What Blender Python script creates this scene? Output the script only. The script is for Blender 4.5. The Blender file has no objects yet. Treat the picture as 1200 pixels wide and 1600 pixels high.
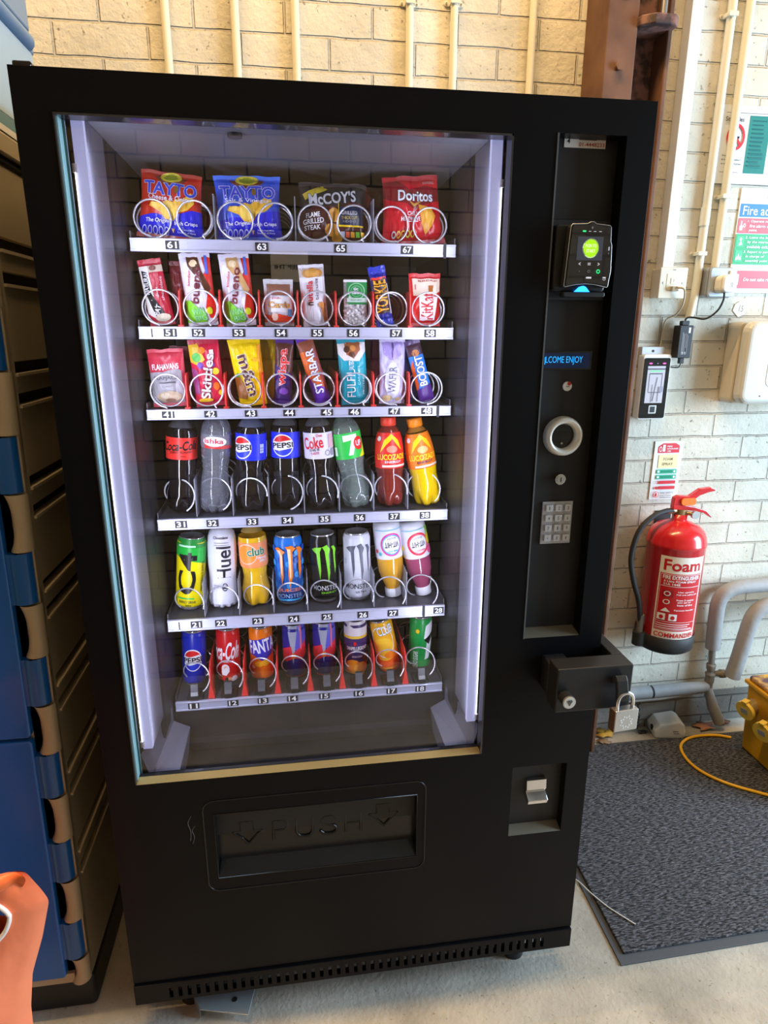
import bpy, bmesh, math, random
from mathutils import Vector, Matrix, noise
PI = math.pi
rnd = random.Random(7)
S = bpy.context.scene
COL = S.collection

# ---------------------------------------------------------------- camera
cam_d = bpy.data.cameras.new('camera'); cam = bpy.data.objects.new('camera', cam_d); COL.objects.link(cam)
cam_d.sensor_fit = 'HORIZONTAL'; cam_d.sensor_width = 36.0; cam_d.lens = 36.0 * 994.62 / 1200.0
cam_d.clip_start = 0.02; cam_d.clip_end = 60
R_ = Vector((0.98967226, -0.14331999, 0.0028623)); D_ = Vector((-0.03654149, -0.27153833, -0.96173367)); F_ = Vector((0.13861288, 0.95169655, -0.27397108))
m = Matrix((( R_.x, -D_.x, -F_.x, 0.37601625), (R_.y, -D_.y, -F_.y, -1.0921271), (R_.z, -D_.z, -F_.z, 1.46315138), (0, 0, 0, 1)))
cam.matrix_world = m
S.camera = cam

# ---------------------------------------------------------------- world, lights, exposure
S.view_settings.view_transform = 'Standard'; S.view_settings.look = 'None'
S.view_settings.gamma = 1.0; S.view_settings.use_curve_mapping = False
S.view_settings.exposure = 0.0
w = bpy.data.worlds.new('world'); S.world = w; w.use_nodes = True
w.node_tree.nodes['Background'].inputs[0].default_value = (0.62, 0.78, 1.0, 1)
w.node_tree.nodes['Background'].inputs[1].default_value = 0.35

def area(name, loc, target, sx, sy, power, col, spread=PI):
    d = bpy.data.lights.new(name, 'AREA'); d.shape = 'RECTANGLE'; d.size = sx; d.size_y = sy
    d.energy = power; d.color = col; d.spread = spread
    o = bpy.data.objects.new(name, d); COL.objects.link(o); o.location = loc
    o.rotation_euler = (Vector(target) - Vector(loc)).to_track_quat('-Z', 'Y').to_euler()
    return o
# daylight through the open loading door at the right-hand end of the room
area('door_daylight', (4.0, -0.75, 1.45), (1.4, 0.45, 0.8), 1.2, 1.9, 205, (0.56, 0.78, 1.0))
# warm ceiling tube running along the wall above the machine
area('ceiling_tube_light', (0.30, 0.045, 3.92), (0.30, 0.05, 0), 2.7, 0.05, 138, (1.0, 0.65, 0.29))

# ---------------------------------------------------------------- materials
MATS = {}
def mat(name, col=(0.8, 0.8, 0.8), rough=0.5, metal=0.0, emit=None, es=0.0, coat=0.0, trans=0.0, ior=1.45, spec=0.5, alpha=1.0):
    if name in MATS: return MATS[name]
    mm = bpy.data.materials.new(name); mm.use_nodes = True
    b = mm.node_tree.nodes['Principled BSDF']
    b.inputs['Base Color'].default_value = (*col, 1); b.inputs['Roughness'].default_value = rough
    b.inputs['Metallic'].default_value = metal; b.inputs['Coat Weight'].default_value = coat
    b.inputs['Transmission Weight'].default_value = trans; b.inputs['IOR'].default_value = ior
    b.inputs['Specular IOR Level'].default_value = spec; b.inputs['Alpha'].default_value = alpha
    if emit: b.inputs['Emission Color'].default_value = (*emit, 1); b.inputs['Emission Strength'].default_value = es
    MATS[name] = mm; return mm
def C(r, g, b, rough=0.38):
    """printed colour given in sRGB 0-255"""
    key = 'print_%d_%d_%d_%d' % (r, g, b, int(rough * 100))
    f = lambda v: (v / 255) / 12.92 if v / 255 <= 0.04045 else ((v / 255 + 0.055) / 1.055) ** 2.4
    return mat(key, (f(r), f(g), f(b)), rough)
def nodes(mm): return mm.node_tree.nodes, mm.node_tree.links, mm.node_tree.nodes['Principled BSDF']
def bump_noise(mm, scale, strength, dist=0.002, detail=4):
    n, l, b = nodes(mm)
    tc = n.new('ShaderNodeTexCoord'); nz = n.new('ShaderNodeTexNoise'); bp = n.new('ShaderNodeBump')
    nz.inputs['Scale'].default_value = scale; nz.inputs['Detail'].default_value = detail
    bp.inputs['Strength'].default_value = strength; bp.inputs['Distance'].default_value = dist
    l.new(tc.outputs['Object'], nz.inputs['Vector']); l.new(nz.outputs['Fac'], bp.inputs['Height']); l.new(bp.outputs['Normal'], b.inputs['Normal'])
    return nz, bp
def colour_noise(mm, c1, c2, scale, lo=0.35, hi=0.65, detail=5, rough=None):
    n, l, b = nodes(mm)
    tc = n.new('ShaderNodeTexCoord'); nz = n.new('ShaderNodeTexNoise'); r = n.new('ShaderNodeValToRGB')
    nz.inputs['Scale'].default_value = scale; nz.inputs['Detail'].default_value = detail
    r.color_ramp.elements[0].position = lo; r.color_ramp.elements[0].color = (*c1, 1)
    r.color_ramp.elements[1].position = hi; r.color_ramp.elements[1].color = (*c2, 1)
    l.new(tc.outputs['Object'], nz.inputs['Vector']); l.new(nz.outputs['Fac'], r.inputs['Fac']); l.new(r.outputs['Color'], b.inputs['Base Color'])
    return r

def brick_mat(name, paint, paint2, mortar, phase, dirt=0.5, bw=0.232):
    mm = mat(name, paint, 0.75); n, l, b = nodes(mm)
    geo = n.new('ShaderNodeNewGeometry'); sep = n.new('ShaderNodeSeparateXYZ'); comb = n.new('ShaderNodeCombineXYZ')
    l.new(geo.outputs['Position'], sep.inputs[0])
    add = n.new('ShaderNodeMath'); add.operation = 'SUBTRACT'; add.inputs[1].default_value = phase
    addx = n.new('ShaderNodeMath'); addx.operation = 'ADD'
    l.new(sep.outputs['X'], addx.inputs[0]); l.new(sep.outputs['Y'], addx.inputs[1])
    wob = n.new('ShaderNodeTexNoise'); wob.inputs['Scale'].default_value = 9
    l.new(geo.outputs['Position'], wob.inputs['Vector'])
    wm = n.new('ShaderNodeMath'); wm.operation = 'MULTIPLY_ADD'; wm.inputs[1].default_value = 0.008; wm.inputs[2].default_value = -0.004
    l.new(wob.outputs['Fac'], wm.inputs[0])
    zz = n.new('ShaderNodeMath'); zz.operation = 'ADD'
    l.new(sep.outputs['Z'], add.inputs[0]); l.new(add.outputs[0], zz.inputs[0]); l.new(wm.outputs[0], zz.inputs[1])
    l.new(addx.outputs[0], comb.inputs['X']); l.new(zz.outputs[0], comb.inputs['Y'])
    bt = n.new('ShaderNodeTexBrick'); bt.offset = 0.5
    bt.inputs['Scale'].default_value = 1.0; bt.inputs['Brick Width'].default_value = bw; bt.inputs['Row Height'].default_value = 0.0779
    bt.inputs['Mortar Size'].default_value = 0.0042; bt.inputs['Mortar Smooth'].default_value = 0.6; bt.inputs['Bias'].default_value = 0.0
    bt.inputs['Color1'].default_value = (*paint, 1); bt.inputs['Color2'].default_value = (*paint2, 1); bt.inputs['Mortar'].default_value = (*mortar, 1)
    l.new(comb.outputs[0], bt.inputs['Vector'])
    n1 = n.new('ShaderNodeTexNoise'); n1.inputs['Scale'].default_value = 5; n1.inputs['Detail'].default_value = 8
    l.new(geo.outputs['Position'], n1.inputs['Vector'])
    rp = n.new('ShaderNodeValToRGB'); rp.color_ramp.elements[0].position = 0.3; rp.color_ramp.elements[0].color = (1 - dirt * .42, 1 - dirt * .42, 1 - dirt * .45, 1)
    rp.color_ramp.elements[1].position = 0.62; rp.color_ramp.elements[1].color = (1, 1, 1, 1)
    l.new(n1.outputs['Fac'], rp.inputs['Fac'])
    mx = n.new('ShaderNodeMixRGB'); mx.blend_type = 'MULTIPLY'; mx.inputs[0].default_value = 1
    l.new(bt.outputs['Color'], mx.inputs[1]); l.new(rp.outputs['Color'], mx.inputs[2])
    # small dark pits and chips
    n2 = n.new('ShaderNodeTexNoise'); n2.inputs['Scale'].default_value = 70; n2.inputs['Detail'].default_value = 3
    l.new(geo.outputs['Position'], n2.inputs['Vector'])
    r2 = n.new('ShaderNodeValToRGB'); r2.color_ramp.elements[0].position = 0.27; r2.color_ramp.elements[0].color = (0.30, 0.27, 0.22, 1); r2.color_ramp.elements[1].position = 0.34; r2.color_ramp.elements[1].color = (1, 1, 1, 1)
    l.new(n2.outputs['Fac'], r2.inputs['Fac'])
    m2 = n.new('ShaderNodeMixRGB'); m2.blend_type = 'MULTIPLY'; m2.inputs[0].default_value = 0.8
    l.new(mx.outputs[0], m2.inputs[1]); l.new(r2.outputs['Color'], m2.inputs[2]); l.new(m2.outputs[0], b.inputs['Base Color'])
    # relief: mortar joints, then rough painted surface
    iv = n.new('ShaderNodeMath'); iv.operation = 'SUBTRACT'; iv.inputs[0].default_value = 1.0; l.new(bt.outputs['Fac'], iv.inputs[1])
    b1 = n.new('ShaderNodeBump'); b1.inputs['Strength'].default_value = 1.0; b1.inputs['Distance'].default_value = 0.006; l.new(iv.outputs[0], b1.inputs['Height'])
    n3 = n.new('ShaderNodeTexNoise'); n3.inputs['Scale'].default_value = 38; n3.inputs['Detail'].default_value = 6; n3.inputs['Roughness'].default_value = 0.65
    l.new(geo.outputs['Position'], n3.inputs['Vector'])
    b2 = n.new('ShaderNodeBump'); b2.inputs['Strength'].default_value = 0.7; b2.inputs['Distance'].default_value = 0.005
    l.new(n3.outputs['Fac'], b2.inputs['Height']); l.new(b1.outputs['Normal'], b2.inputs['Normal']); l.new(b2.outputs['Normal'], b.inputs['Normal'])
    return mm

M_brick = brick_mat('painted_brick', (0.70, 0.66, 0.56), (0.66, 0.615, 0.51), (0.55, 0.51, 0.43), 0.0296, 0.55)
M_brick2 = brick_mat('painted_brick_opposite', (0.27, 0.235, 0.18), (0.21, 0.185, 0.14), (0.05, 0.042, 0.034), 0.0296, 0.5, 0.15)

M_floor = mat('concrete_floor', (0.5, 0.47, 0.42), 0.7)
def _floor():
    n, l, b = nodes(M_floor)
    g = n.new('ShaderNodeNewGeometry')
    n1 = n.new('ShaderNodeTexNoise'); n1.inputs['Scale'].default_value = 4; n1.inputs['Detail'].default_value = 9; n1.inputs['Roughness'].default_value = 0.62
    r1 = n.new('ShaderNodeValToRGB'); r1.color_ramp.elements[0].position = 0.3; r1.color_ramp.elements[0].color = (0.27, 0.25, 0.21, 1); r1.color_ramp.elements[1].position = 0.66; r1.color_ramp.elements[1].color = (0.50, 0.46, 0.39, 1)
    v = n.new('ShaderNodeTexNoise'); v.inputs['Scale'].default_value = 85; v.inputs['Detail'].default_value = 4; v.inputs['Roughness'].default_value = 0.7
    r2 = n.new('ShaderNodeValToRGB'); r2.color_ramp.elements[0].position = 0.31; r2.color_ramp.elements[0].color = (0.42, 0.38, 0.34, 1); r2.color_ramp.elements[1].position = 0.39; r2.color_ramp.elements[1].color = (1, 1, 1, 1)
    mx = n.new('ShaderNodeMixRGB'); mx.blend_type = 'MULTIPLY'; mx.inputs[0].default_value = 0.85
    for q in (n1, v): l.new(g.outputs['Position'], q.inputs['Vector'])
    l.new(n1.outputs['Fac'], r1.inputs['Fac']); l.new(v.outputs['Fac'], r2.inputs['Fac'])
    l.new(r1.outputs['Color'], mx.inputs[1]); l.new(r2.outputs['Color'], mx.inputs[2]); l.new(mx.outputs[0], b.inputs['Base Color'])
    n3 = n.new('ShaderNodeTexNoise'); n3.inputs['Scale'].default_value = 90; n3.inputs['Detail'].default_value = 6; l.new(g.outputs['Position'], n3.inputs['Vector'])
    bp = n.new('ShaderNodeBump'); bp.inputs['Strength'].default_value = 0.6; bp.inputs['Distance'].default_value = 0.003
    l.new(n3.outputs['Fac'], bp.inputs['Height']); l.new(bp.outputs['Normal'], b.inputs['Normal'])
_floor()

M_black = mat('black_powder_coat', (0.0045, 0.0045, 0.0055), 0.36, spec=0.16)
bump_noise(M_black, 900, 0.25, 0.0003, 2)
M_black_in = mat('black_recess_paint', (0.010, 0.010, 0.012), 0.5)
M_blackgloss = mat('black_gloss_plastic', (0.006, 0.006, 0.007), 0.12, coat=0.5)
M_blackplast = mat('black_plastic', (0.012, 0.012, 0.013), 0.45)
M_rubber = mat('black_rubber', (0.02, 0.02, 0.021), 0.6)
M_inner = mat('cavity_dark_liner', (0.010, 0.010, 0.011), 0.55)
M_liner = mat('cavity_pale_side_panel', (0.13, 0.13, 0.165), 0.45)
M_liner_mid = mat('cavity_grey_panel', (0.022, 0.022, 0.027), 0.5)
M_rail = mat('price_rail_aluminium', (0.56, 0.57, 0.72), 0.30, metal=0.3)
M_traysteel = mat('tray_steel', (0.085, 0.085, 0.10), 0.4, metal=0.3)
M_coil = mat('spiral_steel', (0.78, 0.78, 0.84), 0.22, metal=0.55)
M_chrome = mat('chrome', (0.75, 0.75, 0.77), 0.18, metal=1.0)
M_brushed = mat('brushed_steel', (0.56, 0.55, 0.54), 0.33, metal=0.9)
M_alu = mat('can_aluminium', (0.78, 0.79, 0.82), 0.22, metal=0.8)
M_div = mat('red_divider_plastic', (0.75, 0.035, 0.03), 0.35, coat=0.3)
M_cleardiv = mat('clear_divider_edge', (0.42, 0.43, 0.50), 0.3, alpha=0.5)
M_tagblack = mat('tag_black', (0.012, 0.012, 0.014), 0.5)
M_white = mat('white_plastic', (0.80, 0.80, 0.80), 0.4)
M_whitetxt = mat('white_ink', (0.88, 0.88, 0.88), 0.5)
M_cream = mat('cream_plastic', (0.74, 0.70, 0.58), 0.4)
M_led = mat('led_diffuser', (0.8, 0.8, 0.9), 0.5, emit=(0.40, 0.43, 0.80), es=0.62)
M_ledhot = mat('led_tube_lit', (1, 1, 1), 0.5, emit=(0.88, 0.90, 1.0), es=3.0)

def glass_pane():
    mm = bpy.data.materials.new('window_glass'); mm.use_nodes = True
    n, l = mm.node_tree.nodes, mm.node_tree.links
    n.clear(); o = n.new('ShaderNodeOutputMaterial'); mx = n.new('ShaderNodeMixShader')
    t = n.new('ShaderNodeBsdfTransparent'); g = n.new('ShaderNodeBsdfGlossy'); fr = n.new('ShaderNodeFresnel')
    t.inputs[0].default_value = (0.95, 0.96, 0.97, 1); g.inputs['Roughness'].default_value = 0.0; fr.inputs['IOR'].default_value = 1.52
    ml = n.new('ShaderNodeMath'); ml.operation = 'MULTIPLY'; ml.inputs[1].default_value = 2.1
    l.new(fr.outputs[0], ml.inputs[0]); l.new(ml.outputs[0], mx.inputs[0])
    l.new(t.outputs[0], mx.inputs[1]); l.new(g.outputs[0], mx.inputs[2]); l.new(mx.outputs[0], o.inputs[0])
    return mm
M_glass = glass_pane()

# ---------------------------------------------------------------- mesh builder
class MB:
    def __init__(s): s.v = []; s.f = []; s.m = []; s.mats = []; s.sm = []
    def mi(s, mt):
        if mt not in s.mats: s.mats.append(mt)
        return s.mats.index(mt)
    def add(s, vs, fs, mt, smooth=False, M=None):
        o = len(s.v)
        s.v += [tuple(M @ Vector(p)) for p in vs] if M else [tuple(p) for p in vs]
        k = s.mi(mt)
        for f in fs: s.f.append([i + o for i in f]); s.m.append(k); s.sm.append(smooth)
        return s
    def box(s, x0, x1, y0, y1, z0, z1, mt, M=None):
        vs = [(x, y, z) for x in (x0, x1) for y in (y0, y1) for z in (z0, z1)]
        return s.add(vs, [(0, 1, 3, 2), (4, 6, 7, 5), (0, 4, 5, 1), (2, 3, 7, 6), (0, 2, 6, 4), (1, 5, 7, 3)], mt, False, M)
    def prism(s, poly, a0, a1, mt, axis='y', M=None, smooth=False):
        """poly in the plane across `axis`: y->(x,z) x->(y,z) z->(x,y)"""
        def P(p, a): return {'y': (p[0], a, p[1]), 'x': (a, p[0], p[1]), 'z': (p[0], p[1], a)}[axis]
        n = len(poly); vs = [P(p, a0) for p in poly] + [P(p, a1) for p in poly]
        fs = [tuple(range(n)), tuple(range(2 * n - 1, n - 1, -1))] + [(i, i + n, (i + 1) % n + n, (i + 1) % n) for i in range(n)]
        return s.add(vs, fs, mt, smooth, M)
    def rbox(s, x0, x1, y0, y1, z0, z1, r, mt, axis='y', seg=4, M=None):
        """box with corners rounded about `axis`"""
        a = {'y': (x0, x1, z0, z1), 'x': (y0, y1, z0, z1), 'z': (x0, x1, y0, y1)}[axis]
        t = {'y': (y0, y1), 'x': (x0, x1), 'z': (z0, z1)}[axis]
        return s.prism(rrect(*a, r, seg), t[0], t[1], mt, axis, M)
    def cyl(s, c, r, h, mt, axis='z', n=24, r2=None, M=None, cap=True):
        r2 = r if r2 is None else r2
        def P(a, b, t): return {'z': (c[0] + a, c[1] + b, c[2] + t), 'y': (c[0] + a, c[1] + t, c[2] + b), 'x': (c[0] + t, c[1] + a, c[2] + b)}[axis]
        vs = [P(r * math.cos(2 * PI * i / n), r * math.sin(2 * PI * i / n), 0) for i in range(n)] + [P(r2 * math.cos(2 * PI * i / n), r2 * math.sin(2 * PI * i / n), h) for i in range(n)]
        s.add(vs, [(i, (i + 1) % n, (i + 1) % n + n, i + n) for i in range(n)], mt, True, M)
        if cap: s.add(vs, [tuple(range(n - 1, -1, -1)), tuple(range(n, 2 * n))], mt, False, M)
        return s
    def lathe(s, prof, mt, n=28, c=(0, 0, 0), rf=None, M=None):
        """prof [(r,z)..] about z; rf(angle, r, z)->r"""
        vs = []; fs = []
        for (r, z) in prof:
            for i in range(n):
                a = 2 * PI * i / n; rr = rf(a, r, z) if rf else r
                vs.append((c[0] + rr * math.cos(a), c[1] + rr * math.sin(a), c[2] + z))
        for j in range(len(prof) - 1):
            for i in range(n):
                fs.append((j * n + i, j * n + (i + 1) % n, (j + 1) * n + (i + 1) % n, (j + 1) * n + i))
        return s.add(vs, fs, mt, True, M)
    def tube(s, pts, r, mt, n=10, closed=False, M=None, cap=True):
        pts = [Vector(p) for p in pts]; N = len(pts); vs = []; fs = []
        up = Vector((0, 0, 1)); prev = None
        for i, p in enumerate(pts):
            if closed: t = (pts[(i + 1) % N] - pts[i - 1]).normalized()
            else: t = (pts[min(i + 1, N - 1)] - pts[max(i - 1, 0)]).normalized()
            if prev is None: a = t.cross(up) if abs(t.z) < 0.95 else t.cross(Vector((0, 1, 0)))
            else: a = prev - t * prev.dot(t)
            a.normalize(); prev = a; b = t.cross(a)
            rr = r[i] if isinstance(r, (list, tuple)) else r
            for k in range(n):
                q = 2 * PI * k / n; vs.append(p + a * (rr * math.cos(q)) + b * (rr * math.sin(q)))
        J = N if closed else N - 1
        for j in range(J):
            for k in range(n):
                fs.append((j * n + k, j * n + (k + 1) % n, ((j + 1) % N) * n + (k + 1) % n, ((j + 1) % N) * n + k))
        s.add(vs, fs, mt, True, M)
        if cap and not closed: s.add(vs, [tuple(range(n - 1, -1, -1)), tuple(range((N - 1) * n, N * n))], mt, False, M)
        return s
    def grid(s, fn, nu, nv, mt, smooth=True, M=None):
        vs = [fn(i / nu, j / nv) for j in range(nv + 1) for i in range(nu + 1)]
        fs = [(j * (nu + 1) + i, j * (nu + 1) + i + 1, (j + 1) * (nu + 1) + i + 1, (j + 1) * (nu + 1) + i) for j in range(nv) for i in range(nu)]
        return s.add(vs, fs, mt, smooth, M)
    def build(s, name, parent=None, bevel=0, seg=2, loc=None, rot=None, subsurf=0, fix=True):
        me = bpy.data.meshes.new(name); me.from_pydata(s.v, [], s.f)
        for mt in s.mats: me.materials.append(mt)
        for i, p in enumerate(me.polygons): p.material_index = s.m[i]; p.use_smooth = s.sm[i]
        if fix:
            bm = bmesh.new(); bm.from_mesh(me); bmesh.ops.recalc_face_normals(bm, faces=bm.faces); bm.to_mesh(me); bm.free()
        o = bpy.data.objects.new(name, me); COL.objects.link(o)
        if parent: o.parent = parent
        if loc: o.location = loc
        if rot: o.rotation_euler = rot
        if bevel:
            b = o.modifiers.new('bevel', 'BEVEL'); b.width = bevel; b.segments = seg; b.limit_method = 'ANGLE'; b.angle_limit = math.radians(40)
        if subsurf:
            b = o.modifiers.new('sub', 'SUBSURF'); b.levels = subsurf; b.render_levels = subsurf
        return o

def rrect(x0, x1, z0, z1, r, seg=4):
    r = min(r, (x1 - x0) / 2, (z1 - z0) / 2); P = []
    for cx, cz, a0 in ((x1 - r, z1 - r, 0), (x0 + r, z1 - r, 90), (x0 + r, z0 + r, 180), (x1 - r, z0 + r, 270)):
        for k in range(seg + 1):
            a = math.radians(a0 + 90 * k / seg); P.append((cx + r * math.cos(a), cz + r * math.sin(a)))
    return P
def smooth_path(pts, per=8, closed=False):
    """Catmull-Rom through the points"""
    P = [Vector(p) for p in pts]; out = []; n = len(P)
    for i in range(n if closed else n - 1):
        if closed: a, b, c, d = P[i - 1], P[i], P[(i + 1) % n], P[(i + 2) % n]
        else: a, b, c, d = P[max(i - 1, 0)], P[i], P[i + 1], P[min(i + 2, n - 1)]
        for k in range(per):
            t = k / per
            out.append(0.5 * ((2 * b) + (c - a) * t + (2 * a - 5 * b + 4 * c - d) * t * t + (3 * b - a - 3 * c + d) * t ** 3))
    if not closed: out.append(P[-1])
    return out
def plate(mb, x0, x1, z0, z1, holes, y0, y1, mt):
    """upright plate with rectangular holes, one watertight mesh"""
    xs = sorted({x0, x1} | {h[0] for h in holes} | {h[1] for h in holes}); zs = sorted({z0, z1} | {h[2] for h in holes} | {h[3] for h in holes})
    nx, nz = len(xs) - 1, len(zs) - 1
    def solid(i, j):
        if i < 0 or j < 0 or i >= nx or j >= nz: return False
        cx, cz = (xs[i] + xs[i + 1]) / 2, (zs[j] + zs[j + 1]) / 2
        return not any(h[0] < cx < h[1] and h[2] < cz < h[3] for h in holes)
    idx = {}; vs = []; fs = []
    def V(i, j, k):
        if (i, j, k) not in idx: idx[(i, j, k)] = len(vs); vs.append((xs[i], (y0, y1)[k], zs[j]))
        return idx[(i, j, k)]
    for i in range(nx):
        for j in range(nz):
            if not solid(i, j): continue
            fs.append((V(i, j, 0), V(i + 1, j, 0), V(i + 1, j + 1, 0), V(i, j + 1, 0)))
            fs.append((V(i, j, 1), V(i, j + 1, 1), V(i + 1, j + 1, 1), V(i + 1, j, 1)))
            for di, dj, e in ((-1, 0, ((i, j), (i, j + 1))), (1, 0, ((i + 1, j), (i + 1, j + 1))), (0, -1, ((i, j), (i + 1, j))), (0, 1, ((i, j + 1), (i + 1, j + 1)))):
                if not solid(i + di, j + dj): fs.append((V(*e[0], 0), V(*e[1], 0), V(*e[1], 1), V(*e[0], 1)))
    mb.add(vs, fs, mt)

# ---------------------------------------------------------------- printed artwork on any surface
_tc = {}
def text2d(body, bold=0.0, outline=0.0):
    """text as 2D triangles, normalised so that x in [-.5,.5], y in [-.5,.5] of its own box; returns verts, faces, aspect"""
    bold = min(bold * 0.6, 0.024); outline *= 0.7
    key = (body, bold, outline)
    if key in _tc: return _tc[key]
    def run(off):
        cu = bpy.data.curves.new('t', 'FONT'); cu.body = body; cu.size = 1.0; cu.offset = off; cu.resolution_u = 3; cu.space_line = 0.85
        cu.align_x = 'CENTER'
        o = bpy.data.objects.new('t', cu); COL.objects.link(o)
        dg = bpy.context.evaluated_depsgraph_get(); me = bpy.data.meshes.new_from_object(o.evaluated_get(dg))
        V = [(v.co.x, v.co.y) for v in me.vertices]; F = [tuple(p.vertices) for p in me.polygons]
        bpy.data.objects.remove(o); bpy.data.curves.remove(cu); bpy.data.meshes.remove(me)
        return V, F
    V, F = run(bold)
    x0, x1 = min(p[0] for p in V), max(p[0] for p in V); y0, y1 = min(p[1] for p in V), max(p[1] for p in V)
    if outline: V, F = run(bold + outline)
    W, H = max(x1 - x0, 1e-6), max(y1 - y0, 1e-6)
    V = [((p[0] - (x0 + x1) / 2) / W, (p[1] - (y0 + y1) / 2) / H) for p in V]
    _tc[key] = (V, F); return _tc[key]

def flatten(V, F, step):
    """cut a 2D mesh into a grid fine enough to bend"""
    bm = bmesh.new(); vv = [bm.verts.new((p[0], p[1], 0)) for p in V]
    for f in F:
        try: bm.faces.new([vv[i] for i in f])
        except ValueError: pass
    bmesh.ops.triangulate(bm, faces=bm.faces)
    for ax in (0, 1):
        if not step[ax]: continue
        lo = min(v.co[ax] for v in bm.verts); hi = max(v.co[ax] for v in bm.verts); s0 = step[ax]
        k = math.ceil(lo / s0 + 1e-6)
        while k * s0 < hi - 1e-6:
            no = [0, 0, 0]; no[ax] = 1; co = [0, 0, 0]; co[ax] = k * s0
            bmesh.ops.bisect_plane(bm, geom=bm.verts[:] + bm.edges[:] + bm.faces[:], plane_co=co, plane_no=no, dist=1e-6); k += 1
    V = [(v.co.x, v.co.y) for v in bm.verts]; bm.verts.index_update(); F = [tuple(v.index for v in f.verts) for f in bm.faces]
    bm.free(); return V, F

def art(mb, items, fn, w, h, step=(0.006, 0), off0=0.0003, doff=0.00018, smooth=True):
    """items in normalised u in [-1,1], v in [0,1]; fn(u_m, v_m, offset) -> xyz.  kinds:
    ('r',u0,u1,v0,v1,mat) ('p',[(u,v)..],mat) ('e',u,v,ru,rv,mat) ('o',u,v,ru,rv,thick,mat) ('t',text,u,v,wu,hv,mat[,rot,bold,shear,outline_mat])"""
    for n, it in enumerate(items):
        off = off0 + doff * n; k = it[0]
        if k == 'r':
            u0, u1, v0, v1, mt = it[1:6]; V = [(u0, v0), (u1, v0), (u1, v1), (u0, v1)]; F = [(0, 1, 2, 3)]
        elif k == 'p': V = list(it[1]); F = [tuple(range(len(V)))]; mt = it[2]
        elif k == 'e':
            u, v, ru, rv, mt = it[1:6]; V = [(u + ru * math.cos(2 * PI * i / 24), v + rv * math.sin(2 * PI * i / 24)) for i in range(24)]; F = [tuple(range(24))]
        elif k == 'o':
            u, v, ru, rv, th, mt = it[1:7]
            V = [(u + ru * math.cos(2 * PI * i / 28), v + rv * math.sin(2 * PI * i / 28)) for i in range(28)] + [(u + ru * (1 - th) * math.cos(2 * PI * i / 28), v + rv * (1 - th) * math.sin(2 * PI * i / 28)) for i in range(28)]
            F = [(i, (i + 1) % 28, (i + 1) % 28 + 28, i + 28) for i in range(28)]
        else:
            body, u, v, wu, hv, mt = it[1:7]; rot = it[7] if len(it) > 7 else 0; bold = it[8] if len(it) > 8 else 0.02
            sh = it[9] if len(it) > 9 else 0; om = it[10] if len(it) > 10 else None
            for q, (mm, ol) in enumerate(((om, 0.035), (mt, 0.0)) if om else ((mt, 0.0),)):
                V, F = text2d(body, bold, ol)
                # metric box: final extents are wu*w/2 by hv*h
                W, H = wu * w / 2, hv * h
                a = math.radians(rot); ca, sa = math.cos(a), math.sin(a)
                if abs(ca) < 0.5: W, H = H, W
                P = []
                for p in V:
                    x = p[0] * W + sh * p[1] * H; y = p[1] * H
                    P.append((u * w / 2 + x * ca - y * sa, v * h + x * sa + y * ca))
                V2, F2 = flatten(P, F, step)
                mb.add([fn(p[0], p[1], off + q * doff * 0.6) for p in V2], F2, mm, smooth)
            continue
        V = [(p[0] * w / 2, p[1] * h) for p in V]
        V2, F2 = flatten(V, F, step)
        mb.add([fn(p[0], p[1], off) for p in V2], F2, mt, smooth)

def flat_front(x, y, z): return lambda u, v, o: (x + u, y - o, z + v)

# ---------------------------------------------------------------- scene tree helpers
def tag(o, label, cat, group=None):
    o['label'] = label; o['category'] = cat
    if group: o['group'] = group
    return o
def thing(name, label, cat, loc=(0, 0, 0), rot=(0, 0, 0), group=None):
    o = bpy.data.objects.new(name, None); COL.objects.link(o); o.location = loc; o.rotation_euler = rot; o.empty_display_size = 0.05
    return tag(o, label, cat, group)
def struct(o): o['kind'] = 'structure'; return o
# ================================================================ the room
WY = 0.88
def slab(name, x0, x1, y0, y1, z0, z1, mt):
    b = MB(); b.box(x0, x1, y0, y1, z0, z1, mt); return struct(b.build(name))
slab('floor', -1.7, 5.2, -1.6, 1.05, -0.12, 0.0, M_floor)
slab('wall_back', -1.7, 5.2, WY, WY + 0.15, 0.0, 4.1, M_brick)
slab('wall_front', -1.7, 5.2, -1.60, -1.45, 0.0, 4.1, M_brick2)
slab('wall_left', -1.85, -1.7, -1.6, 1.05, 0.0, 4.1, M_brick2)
slab('ceiling', -1.85, 5.2, -1.6, 1.05, 4.1, 4.2, mat('ceiling_paint', (0.6, 0.58, 0.52), 0.8))

M_base = brick_mat('brick_base_shade_dirt', (0.30, 0.29, 0.27), (0.25, 0.24, 0.225), (0.17, 0.16, 0.15), 0.0296, 0.7)
slab('wall_foot_shade_dirt', 0.9, 5.2, WY - 0.006, WY - 0.0005, 0.0, 0.135, M_base)  # added thin strip: shade and dirt along the wall foot, no skirting board
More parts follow.
